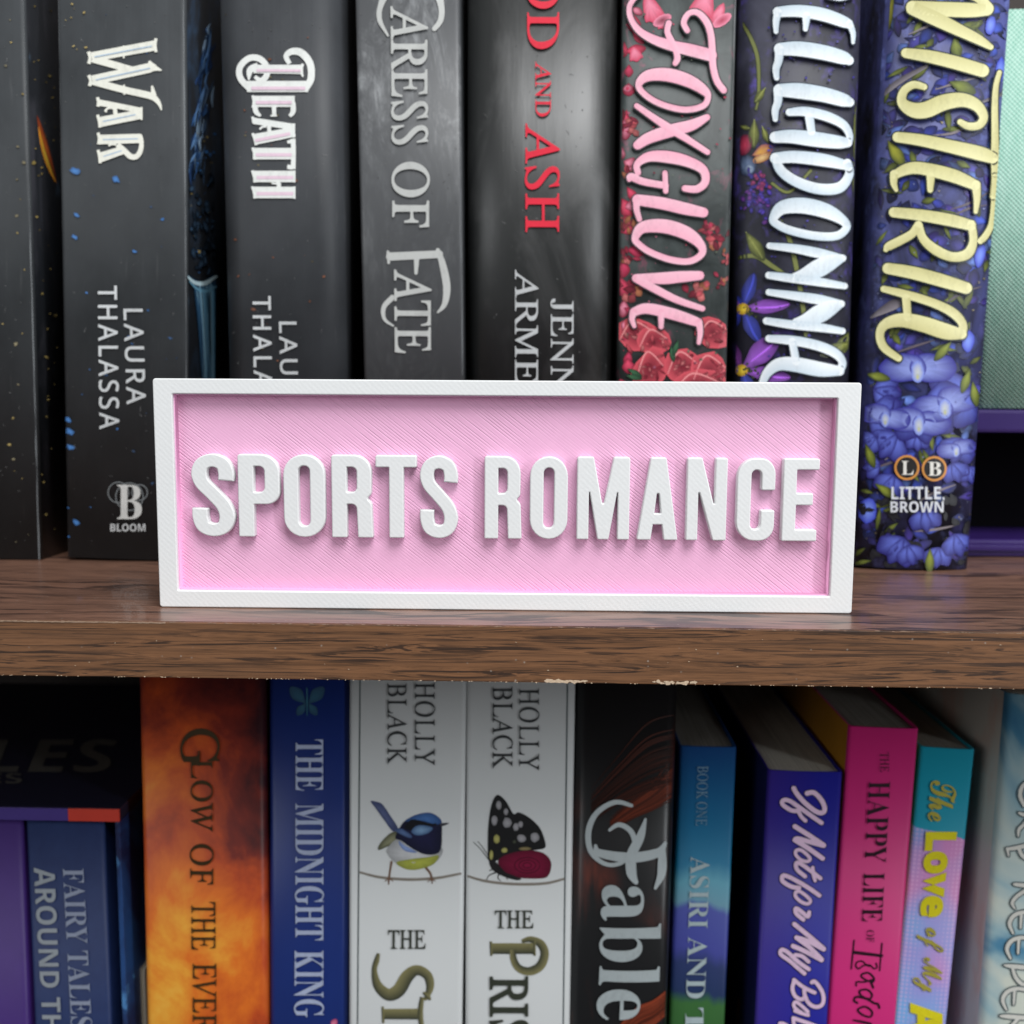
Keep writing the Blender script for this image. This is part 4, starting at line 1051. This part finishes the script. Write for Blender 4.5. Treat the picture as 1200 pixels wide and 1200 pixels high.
# navy
nb = NB('royal_navy_cover', .4, .5)
nb.col(nb.mix(nb.noise(nb.map((30, 30, 12)), 1.0, 4), lin(16, 36, 96), lin(24, 52, 130)))
g2 = book('book', 'deep navy book with condensed pale blue title, faint butterfly emblem', (313, 800, 317, 1200), (411, 800, 405, 1200), LY + .002, ZL, HID, nb.m, group=GL, er=.002, bulge=.001)
lettering(g2, 'title', 'THE', 'bold', (347, 379, 866, 926), lin(176, 186, 214))
lettering(g2, 'title', 'MIDNIGHT', 'bold', (346, 380, 941, 1101), lin(176, 186, 214))
lettering(g2, 'title', 'KING', 'bold', (345, 380, 1113, 1191), lin(176, 186, 214))
ink = Ink(g2.surf, .0002)
for sg in (-1, 1):
    ink.petal(360 + sg * 2, 824, -math.pi / 2 + sg * .75, 26, 15, lin(38, 88, 112), lin(26, 62, 92)); ink.petal(360 + sg * 2, 824, math.pi / 2 - sg * .6, 17, 10, lin(38, 88, 112), lin(26, 62, 92))
ink.stroke([(360, 806, 1.4), (360, 824, 2.2), (360, 838, 1.0)], lin(40, 95, 120))
ink.child('emblem', g2.root)
ink = Ink(g2.surf, .0002)
ink.petal(388, 1204, -1.0, 12, 8, lin(230, 130, 160), lin(170, 70, 110))
ink.child('illustration', g2.root)
# the two white books
nb = NB('white_cover', .38, .5)
n = nb.noise(nb.map((20, 20, 14)), 1.0, 4)
nb.col(nb.mix(n, (.64, .66, .66), (.72, .735, .735)))
WHT = nb.m
g3 = book('book', 'white paperback with a small blue bird on its spine', (411, 800, 407, 1200), (545, 800, 543, 1200), LY, ZL, HID, WHT, group='white illustrated books', er=.0014)
g4 = book('book', 'white paperback with a black and crimson butterfly on its spine', (547, 800, 545, 1200), (674, 800, 668, 1200), LY, ZL, HID, WHT, group='white illustrated books', er=.0014)
INKD = lin(50, 52, 54); TAUPE = lin(140, 132, 122)
for B, x0, x1, xl in ((g3, 422, 419, True), (g4, 665, 660, False)):
    ink = Ink(B.surf, .0001); ink.stroke([(x0, 795, 1.6), ((x0 + x1) / 2, 1000, 1.6), (x1, 1205, 1.6)], lin(80, 90, 92)); ink.child('printed_line', B.root)
lettering(g3, 'author_name', 'HOLLY', 'serif', (486, 510, 799, 896), INKD, offset=.002)
lettering(g3, 'author_name', 'BLACK', 'serif', (454, 477, 800, 895), INKD, offset=.002)
lettering(g4, 'author_name', 'HOLLY', 'serif', (608, 632, 806, 902), INKD, offset=.002)
lettering(g4, 'author_name', 'BLACK', 'serif', (577, 601, 804, 900), INKD, offset=.002)
Z6 = Zm(420, 910, .208333)
ink = Ink(g3.surf, .00012)
ink.stroke(Z6([(10, 538, 12), (120, 565, 15), (280, 578, 16), (440, 570, 15), (575, 545, 12)]), TAUPE)
bl = lambda p, a, b, **k: ink.blob(Z6(p), a, b, jit=.08, **k)
for p in ([(186, 480, 14), (178, 530, 11), (172, 575, 12), (170, 605, 6)], [(168, 570, 8), (150, 590, 4)], [(175, 570, 8), (195, 588, 4)], [(380, 512, 14), (405, 545, 12), (412, 575, 12), (415, 600, 6)], [(412, 570, 8), (390, 592, 4)], [(412, 570, 8), (432, 588, 4)]):
    ink.stroke(Z6(p), lin(120, 90, 72))
bl([(70, 138), (100, 140), (135, 155), (180, 220), (222, 288), (195, 308), (150, 250), (100, 180)], lin(95, 105, 145), lin(60, 68, 105))
bl([(112, 412), (125, 372), (190, 312), (252, 320), (225, 365), (160, 395)], lin(150, 150, 120), lin(80, 82, 62))
bl([(162, 405), (235, 345), (360, 395), (468, 400), (462, 450), (405, 500), (310, 520), (220, 490), (172, 445)], lin(215, 216, 218), lin(165, 166, 168))
bl([(212, 482), (300, 462), (390, 452), (452, 442), (425, 490), (345, 520), (270, 520)], lin(185, 190, 80), lin(150, 155, 70))
bl([(208, 345), (225, 300), (262, 248), (330, 212), (400, 202), (450, 226), (468, 265), (470, 330), (466, 400), (440, 434), (370, 436), (300, 402), (245, 362)], lin(34, 34, 72), lin(22, 24, 48))
bl([(205, 300), (240, 290), (300, 330), (290, 345), (240, 325)], lin(95, 120, 165), lin(60, 78, 118))
bl([(228, 360), (260, 385), (330, 425), (270, 420), (235, 390)], lin(150, 175, 225), lin(110, 130, 180))
bl([(262, 250), (330, 212), (400, 202), (450, 226), (468, 258), (420, 272), (350, 248)], lin(75, 118, 180), lin(48, 78, 130))
bl([(258, 285), (300, 240), (380, 255), (430, 270), (380, 285), (300, 300)], (.008, .008, .012), (.006, .006, .01))
bl([(298, 305), (340, 272), (418, 286), (390, 318), (330, 330)], lin(130, 165, 200), lin(70, 98, 140))
bl([(462, 262), (512, 260), (470, 278)], lin(50, 50, 56), lin(70, 70, 78))
ink.oval(*Z6([(432, 268)])[0], 1.6, 1.6, 0, (.01, .01, .01), (.005, .005, .005))
ink.child('illustration', g3.root)
ink = Ink(g4.surf, .00012)
ink.stroke(Z6([(612, 558, 12), (720, 588, 15), (880, 604, 16), (1050, 600, 15), (1155, 575, 12)]), TAUPE)
BK = (.012, .012, .013)
for p in ([(735, 470, 5), (690, 410, 3.5), (648, 368, 3)], [(742, 465, 5), (705, 405, 3.5), (672, 364, 3)], [(770, 540, 7), (735, 555, 5), (722, 580, 4)], [(790, 548, 7), (785, 570, 5), (800, 585, 4)], [(755, 520, 7), (738, 528, 4)], [(830, 560, 6), (838, 578, 4)]):
    ink.stroke(Z6(p), BK)
bl([(736, 478), (728, 340), (738, 210), (758, 132), (786, 102), (830, 138), (872, 208), (902, 200), (962, 230), (1022, 290), (1052, 372), (1046, 402), (1000, 412), (900, 425), (800, 462)], BK, BK)
bl([(786, 472), (850, 432), (960, 414), (1042, 430), (1084, 482), (1072, 550), (1030, 572), (900, 568), (820, 535)], lin(135, 22, 62), lin(95, 12, 42))
for r in (.75, .5, .25): ink.stroke(Z6([(950 + 95 * r * math.cos(t * .55), 498 + 58 * r * math.sin(t * .55), 7) for t in range(12)]), lin(85, 8, 38))
bl([(735, 470), (775, 480), (840, 548), (915, 572), (890, 582), (820, 562), (755, 525)], BK, (.02, .018, .02))
GY, YE = lin(170, 168, 172), lin(190, 185, 110)
for x, y, a, b_, c in ((790, 160, 16, 26, GY), (830, 196, 13, 19, GY), (765, 246, 17, 29, GY), (838, 258, 25, 30, GY), (886, 282, 17, 22, GY), (912, 268, 13, 18, GY), (918, 346, 25, 23, GY), (992, 340, 25, 28, GY), (778, 350, 17, 26, YE), (748, 440, 11, 28, YE), (822, 414, 18, 15, YE), (935, 404, 36, 9, lin(150, 135, 95)), (878, 365, 10, 10, lin(80, 84, 70))):
    (X, Y), = Z6([(x, y)]); ink.oval(X, Y, a * .208, b_ * .208, 0, c, tuple(v * .6 for v in c), wob=.1)
ink.child('illustration', g4.root)
OLV, OLV2 = lin(56, 60, 50), lin(140, 134, 92)
lettering(g3, 'title', 'THE', 'serif', (455, 499, 1089, 1111), OLV, upright=True, offset=.010)
lettering(g4, 'title', 'THE', 'serif', (580, 625, 1066, 1087), OLV, upright=True, offset=.010)
Z2 = Zm(380, 780, .35)
S_ = [[(182, 962, 10), (176, 985, 18), (168, 1020, 18), (180, 1070, 30), (215, 1100, 40), (250, 1085, 44), (278, 1040, 42), (310, 1018, 34), (345, 1035, 30), (355, 1070, 26), (345, 1105, 16), (335, 1118, 8)], [(332, 1092, 8), (348, 1108, 14), (356, 1118, 6)],
      [(196, 1165, 34), (326, 1165, 36)], [(196, 1140, 8), (198, 1195, 8)], [(328, 1108, 14), (322, 1165, 18), (330, 1228, 14)]]
P_ = [[(560, 946, 36), (704, 946, 36)], [(558, 922, 8), (560, 970, 8)], [(662, 922, 12), (690, 915, 20), (725, 930, 26), (738, 965, 28), (722, 1005, 30), (685, 1022, 28), (650, 1010, 24), (634, 980, 22), (632, 950, 18)], [(704, 920, 8), (704, 970, 8)]]
for B, st in ((g3, S_), (g4, P_)): trace(B, 'title', Z2, st, OLV, cap='butt', col2=OLV2)
lettering(g4, 'title', 'RIS', 'serif', (573, 620, 1143, 1216), OLV, offset=.02)
# black with copper hair
nb = NB('black_copper_cover', .35, .5)
n = nb.noise(nb.map((70, 70, 16), (1, 2, .3), (0, .95, 0)), 1.0, 5, .6, .8)
n2 = nb.noise(nb.map((14, 14, 16), (.4, 0, 2.6)), 1.0, 2, .5)
b = nb.mix(nb.math('MULTIPLY', nb.ramp(n, [(.46, 0.), (.66, 1.)]), nb.ramp(n2, [(.46, 0.), (.6, 1.)])), (.008, .008, .009), lin(150, 62, 38))
nb.col(b)
g5 = book('book', 'black book with silver calligraphic title and coppery hair streaks', (674, 800, 668, 1200), (796, 800, 781, 1200), LY + .002, ZL, HID, nb.m, group=GL, er=.003, bulge=.002)
Z5 = Zm(640, 780, .35)
ink = Ink(g5.surf, .0001, .000002)
COP = lin(165, 72, 44)
rnd = random.Random(15)
for k in range(70):
    a = rnd.gauss(0, 16); q = rnd.uniform(.12, .8)
    ink.stroke(Z5([(436, 375 + a * 1.6, 2), (360, 440 + a, rnd.uniform(3, 9)), (290, 482 + a * .7, rnd.uniform(2, 7)), (215, 535 + a * .5, 1)]), tuple(v * q for v in COP), col2=tuple(v * q * .4 for v in COP))
for k in range(40):
    a = rnd.gauss(0, 40); q = rnd.uniform(.05, .22)
    ink.stroke(Z5([(436, 300 + a, 2), (340, 330 + a, rnd.uniform(3, 9)), (240, 400 + a * .7, rnd.uniform(2, 7)), (150, 480 + a * .5, 1)]), tuple(v * q for v in COP), col2=tuple(v * q * .3 for v in COP))
for k in range(80):
    a = rnd.uniform(-30, 50); q = rnd.uniform(.15, 1.0)
    ink.stroke(Z5([(415, 1105 + a, 3), (360, 1150 + a, rnd.uniform(3, 8)), (300, 1180 + a * 1.1, rnd.uniform(2, 6)), (230, 1250 + a, 1)]), tuple(v * q for v in COP), col2=tuple(v * q * .4 for v in COP))
on_cover(g5, ink)
trace(g5, 'title', Z5, [[(285, 466, 12), (230, 455, 16), (170, 490, 18), (142, 550, 20), (150, 620, 18), (200, 662, 14), (255, 655, 14), (295, 605, 18), (285, 555, 18), (245, 530, 16), (212, 548, 10)],
      [(165, 600, 10), (180, 625, 26), (280, 640, 34), (370, 625, 30), (398, 592, 12)], [(332, 512, 8), (315, 570, 28), (286, 630, 34), (285, 690, 34), (300, 722, 16)], [(388, 610, 20), (388, 660, 30), (384, 700, 26), (365, 742, 10)]], lin(205, 214, 216), mat=FOIL, base=.0006)
lettering(g5, 'title', 'able', 'bold', (705, 776, 1036, 1194, 698, 771), lin(196, 206, 208), mat=FOIL, eps=.0007)
# teal-to-green landscape
tz = at(830, 873, LY + .012).z
nb = NB('landscape_cover', .45, .4)
hz = nb.math('ADD', nb.sep(2), nb.math('MULTIPLY', nb.noise(nb.map((60, 60, 8)), 1.0, 3), .018))
H7 = tz - ZL
nb.col(nb.ramp(nb.rng(hz, H7 - .112, H7 + .009), [(0.0, lin(40, 80, 40)), (.27, lin(56, 104, 52)), (.30, lin(28, 48, 90)), (.38, lin(34, 50, 100)), (.42, lin(60, 66, 150)), (.53, lin(66, 76, 160)), (.55, lin(100, 150, 170)), (.61, lin(90, 160, 182)), (.66, lin(20, 120, 160)), (1.0, lin(22, 70, 130))]))
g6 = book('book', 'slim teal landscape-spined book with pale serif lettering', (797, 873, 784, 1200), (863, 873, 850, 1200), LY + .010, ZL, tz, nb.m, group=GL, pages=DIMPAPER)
lettering(g6, 'title', 'ASIRI', 'bold', (809, 832, 1003, 1087, 806, 829), lin(180, 196, 200), offset=-.006)
lettering(g6, 'title', 'AND', 'bold', (806, 829, 1097, 1169, 803, 826), lin(180, 196, 200), offset=-.006)
lettering(g6, 'title', 'TIGER'[:1], 'bold', (803, 824, 1180, 1210), lin(180, 196, 200), offset=-.006)
lettering(g6, 'subtitle', 'BOOK ONE', 'serif', (817, 830, 897, 967, 815, 828), lin(110, 140, 160))
# violet-blue with pink script
tz = at(940, 903, LY + .004).z
nb = NB('blue_violet_cover', .45, .4)
nb.col(nb.mix(nb.rng(nb.sep(0), -.012, .006), lin(52, 36, 134), lin(26, 28, 146)))
sd = NB('navy_back_cover', .45, .4)
sd.col(sd.mix(sd.ramp(sd.noise(sd.map((60, 60, 40)), 1.0, 3), [(.66, 0.), (.7, .8)]), lin(26, 28, 74), lin(130, 66, 52)))
g7 = book('book', 'violet-blue paperback with pale pink brush-script title', (898, 903, 887, 1200), (990, 903, 968, 1200), LY + .003, ZL, tz, nb.m, group=GL, pages=PAPER, side=sd.m)
PKW = lin(232, 200, 226)
ZP, ZQ = Zm(900, 910, .125), Zm(900, 1050, .125)
def wz(p, w): return [q if len(q) > 2 else q + (w,) for q in p]
words = [
 [('P', [(365, 155), (430, 150), (500, 220), (530, 300), (505, 338), (440, 320), (340, 240), (270, 160), (240, 108)], 44), ('P', [(500, 432), (400, 362), (300, 292), (200, 225), (140, 222), (138, 262), (220, 315), (285, 318)], 40), ('P', [(280, 312), (310, 372), (350, 412)], 36)],
 [('P', [(250, 465), (370, 540), (520, 640)], 44), ('P', [(520, 645), (400, 612), (280, 580), (250, 592)], 44), ('P', [(250, 592), (380, 672), (510, 765)], 44), ('o', [(265, 690), (315, 690), (390, 760), (370, 792), (310, 780), (260, 730)], 32),
  ('P', [(490, 952), (400, 882), (300, 812), (262, 812), (272, 870), (345, 932)], 38), ('P', [(418, 850), (425, 920), (440, 972)], 32)],
 [('P', [(480, 1112), (380, 1042), (280, 982), (180, 932), (135, 930), (138, 980), (220, 1030), (290, 1040)], 40), ('o', [(260, 1082), (305, 1078), (392, 1152), (372, 1190), (310, 1172), (258, 1122)], 32),
  ('Q', [(385, 150), (370, 190), (320, 150), (262, 112), (262, 158), (330, 218)], 38)],
 [('Q', [(245, 260), (380, 370), (520, 490)], 42), ('Q', [(520, 496), (380, 422), (265, 386)], 42), ('Q', [(265, 386), (390, 480), (500, 590)], 42), ('Q', [(500, 596), (340, 512), (232, 465)], 42),
  ('Q', [(255, 548), (320, 562), (378, 612)], 36), ('Q', [(380, 682), (280, 612), (180, 522), (128, 500), (118, 542), (200, 602), (280, 672), (340, 722)], 38)],
 [('Q', [(242, 782), (330, 850), (435, 902)], 36), ('Q', [(408, 806), (440, 800), (500, 880), (520, 960), (500, 1020), (440, 1035), (380, 1000), (345, 930), (338, 880)], 36), ('Q', [(345, 940), (310, 966), (250, 930), (228, 860), (245, 790)], 36),
  ('Q', [(372, 1080), (330, 1040), (270, 992), (243, 1000), (250, 1042), (330, 1100), (375, 1112)], 32), ('Q', [(372, 1112), (300, 1092), (250, 1072)], 30), ('Q', [(236, 1140), (330, 1172), (450, 1215)], 36), ('Q', [(236, 1145), (245, 1200), (300, 1250)], 32), ('Q', [(110, 1190), (150, 1195), (220, 1240)], 34)]]
for wd in words:
    st = []
    for k, p, w in wd:
        q = (ZQ if k == 'Q' else ZP)(wz(p, w)); st.append(('o', q) if k == 'o' else q)
    trace(g7, 'title', lambda p: p, st, PKW, halo=(1.1, lin(34, 24, 84)), base=.0002)
# magenta
tz = at(1035, 852, LY + .006).z
nb = NB('magenta_cover', .45, .4)
nb.col(nb.mix(nb.noise(nb.map((20, 20, 12)), 1.0, 3), lin(196, 34, 112), lin(216, 44, 126)))
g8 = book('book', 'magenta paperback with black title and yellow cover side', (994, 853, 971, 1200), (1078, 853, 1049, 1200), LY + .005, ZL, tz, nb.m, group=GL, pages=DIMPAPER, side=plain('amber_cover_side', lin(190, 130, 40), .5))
BKI = lin(36, 14, 28)
lettering(g8, 'title', 'THE', 'serif', (1031, 1041, 881, 904), BKI)
lettering(g8, 'title', 'HAPPY', 'bold', (1018, 1043, 915, 1010, 1013, 1038), BKI, offset=-.008)
lettering(g8, 'title', 'LIFE', 'bold', (1012, 1036, 1022, 1079, 1010, 1033), BKI, offset=-.008)
lettering(g8, 'title', 'OF', 'serif', (1015, 1024, 1089, 1103), BKI)
ZR = Zm(980, 1080, .116667)
isa = [[(176, 305, 34), (456, 340, 30)], [(178, 185, 15), (150, 470, 15)], [(458, 215, 15), (435, 490, 13)],
       wz([(400, 415), (408, 455), (375, 468), (335, 432), (270, 440), (222, 470), (195, 440), (210, 402), (260, 395), (300, 430), (330, 445)], 15),
       ('o', wz([(258, 525), (320, 510), (375, 560), (368, 600), (310, 588), (255, 552)], 19)), wz([(370, 578), (280, 602), (205, 602), (200, 640)], 17), wz([(345, 598), (370, 660)], 22),
       ('o', wz([(235, 690), (310, 680), (358, 730), (330, 772), (250, 740)], 20)), wz([(432, 862), (415, 822), (380, 815), (300, 770), (200, 752), (178, 790), (210, 812)], 22),
       ('o', wz([(215, 880), (290, 850), (358, 900), (340, 952), (260, 930)], 20)), [(170, 985, 16), (260, 1002, 24), (345, 1022, 24)]]
trace(g8, 'title', ZR, isa, BKI, base=.0002)
# pastel dotted spine
tz = at(1110, 876, LY + .008).z
nb = NB('pastel_dotted_cover', .45, .4)
H9 = tz - ZL
n = nb.noise(nb.map((30, 30, 24), (1, 0, 3)), 1.0, 2)
b = nb.ramp(nb.math('ADD', n, nb.math('MULTIPLY', nb.rng(nb.sep(2), H9 - .03, H9 - .1), .1)), [(.42, lin(205, 130, 190)), (.55, lin(150, 150, 215)), (.66, lin(120, 170, 225))])
dots = nb.voro(nb.map((700, 700, 700)), 1.0)
dots.inputs['Randomness'].default_value = 0
b = nb.mix(nb.ramp(dots.outputs['Distance'], [(.3, .35), (.45, 0.)]), b, lin(235, 190, 225))
edge = nb.math('ADD', nb.sep(2), nb.math('ADD', nb.math('MULTIPLY', nb.sep(0), .22), nb.math('MULTIPLY', nb.noise(nb.map((90, 90, 30)), 1.0, 2), .004)))
nb.col(nb.mix(nb.math('GREATER_THAN', edge, H9 - .0265), b, lin(20, 150, 175)))
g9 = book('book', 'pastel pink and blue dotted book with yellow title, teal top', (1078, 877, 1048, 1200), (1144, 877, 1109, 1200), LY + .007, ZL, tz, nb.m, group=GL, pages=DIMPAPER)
YEL = lin(225, 212, 30); OLY = lin(176, 165, 66)
lettering(g9, 'title', 'The', 'script', (1090, 1122, 914, 962, 1086, 1116), OLY, offset=.01)
lettering(g9, 'title', 'Love', 'sansb', (1084, 1121, 974, 1074, 1077, 1110), YEL, offset=.035)
lettering(g9, 'title', 'of My', 'script', (1074, 1108, 1086, 1162, 1068, 1102), OLY, offset=.01)
lettering(g9, 'title', 'A', 'sansb', (1066, 1104, 1174, 1212), YEL, offset=.035)
# pale sky book at the right edge
nb = NB('pale_sky_cover', .4, .4)
n = nb.noise(nb.map((26, 26, 20), (2, 0, 0)), 1.0, 4, .55, .8)
zf = nb.rng(nb.sep(2), .225, .268)
f = nb.math('SUBTRACT', n, nb.math('MULTIPLY', zf, .28))
nb.col(nb.ramp(f, [(.22, lin(40, 100, 145)), (.34, lin(80, 135, 165)), (.42, lin(150, 180, 188)), (.54, lin(205, 210, 198))]))
sd = NB('grey_printed_back_cover', .5, .4)
sd.col(sd.mix(sd.ramp(sd.noise(sd.map((50, 60, 30)), 1.0, 3), [(.5, 0.), (.65, 1.)]), lin(215, 210, 200), lin(220, 190, 175)))
ga = book('book', 'pale sky-blue book with outlined white title at the right edge', (1178, 820, 1150, 1200), (1300, 820, 1262, 1200), LY + .002, ZL, at(1190, 818, LY).z, nb.m, group=GL, side=sd.m, bulge=.002, er=.002)
ZT_, ZU = Zm(1100, 800, 1 / 6), Zm(1100, 1000, 1 / 6)
EE = lambda dx, dy: [[(520 + dx, 558 + dy, 14), (495 + dx, 490 + dy, 26), (528 + dx, 432 + dy, 28), (600 + dx, 410 + dy, 26), (680 + dx, 430 + dy, 26), (700 + dx, 490 + dy, 20), (690 + dx, 550 + dy, 14)], [(578 + dx, 420 + dy, 22), (572 + dx, 520 + dy, 14)]]
first = [[(600, 862, 24), (570, 790, 28), (590, 722, 26), (650, 690, 26), (740, 720, 26), (760, 800, 26), (720, 860, 24), (650, 880, 24)],
         [(562, 912, 14), (600, 925, 28), (740, 935, 28)], [(640, 930, 22), (600, 990, 24), (562, 1030, 24), (556, 1078, 10)], [(735, 900, 12), (760, 960, 22), (720, 1010, 22), (650, 990, 20)],
         [(478, 1165, 18), (520, 1162, 28), (620, 1140, 30), (740, 1100, 26)], [(480, 1165, 24), (488, 1215, 10)], [(560, 1160, 24), (600, 1225, 28), (740, 1270, 24)]]
second = [[(525, 212, 14), (560, 218, 28), (740, 232, 30)], [(640, 235, 22), (600, 262, 26), (545, 300, 26), (514, 345, 24), (532, 385, 10)], [(610, 260, 24), (680, 330, 24), (740, 370, 18)]]
second += EE(0, 0) + EE(-18, 178) + [[(458, 782, 12), (520, 790, 30), (690, 805, 28)], [(515, 800, 20), (540, 870, 26), (592, 916, 26), (655, 885, 24), (672, 815, 22)]] + EE(-48, 536)
second += [[(432, 1138, 16), (490, 1142, 30), (660, 1155, 28)], [(640, 1130, 20), (650, 1200, 18)], [(560, 1150, 22), (500, 1215, 24), (440, 1250, 20)]]
KW, KH = lin(222, 220, 212), lin(78, 94, 98)
trace(ga, 'title', ZT_, first, KW, halo=(1.3, KH), base=.0003)
trace(ga, 'title', ZU, second, KW, halo=(1.3, KH), base=.0003)
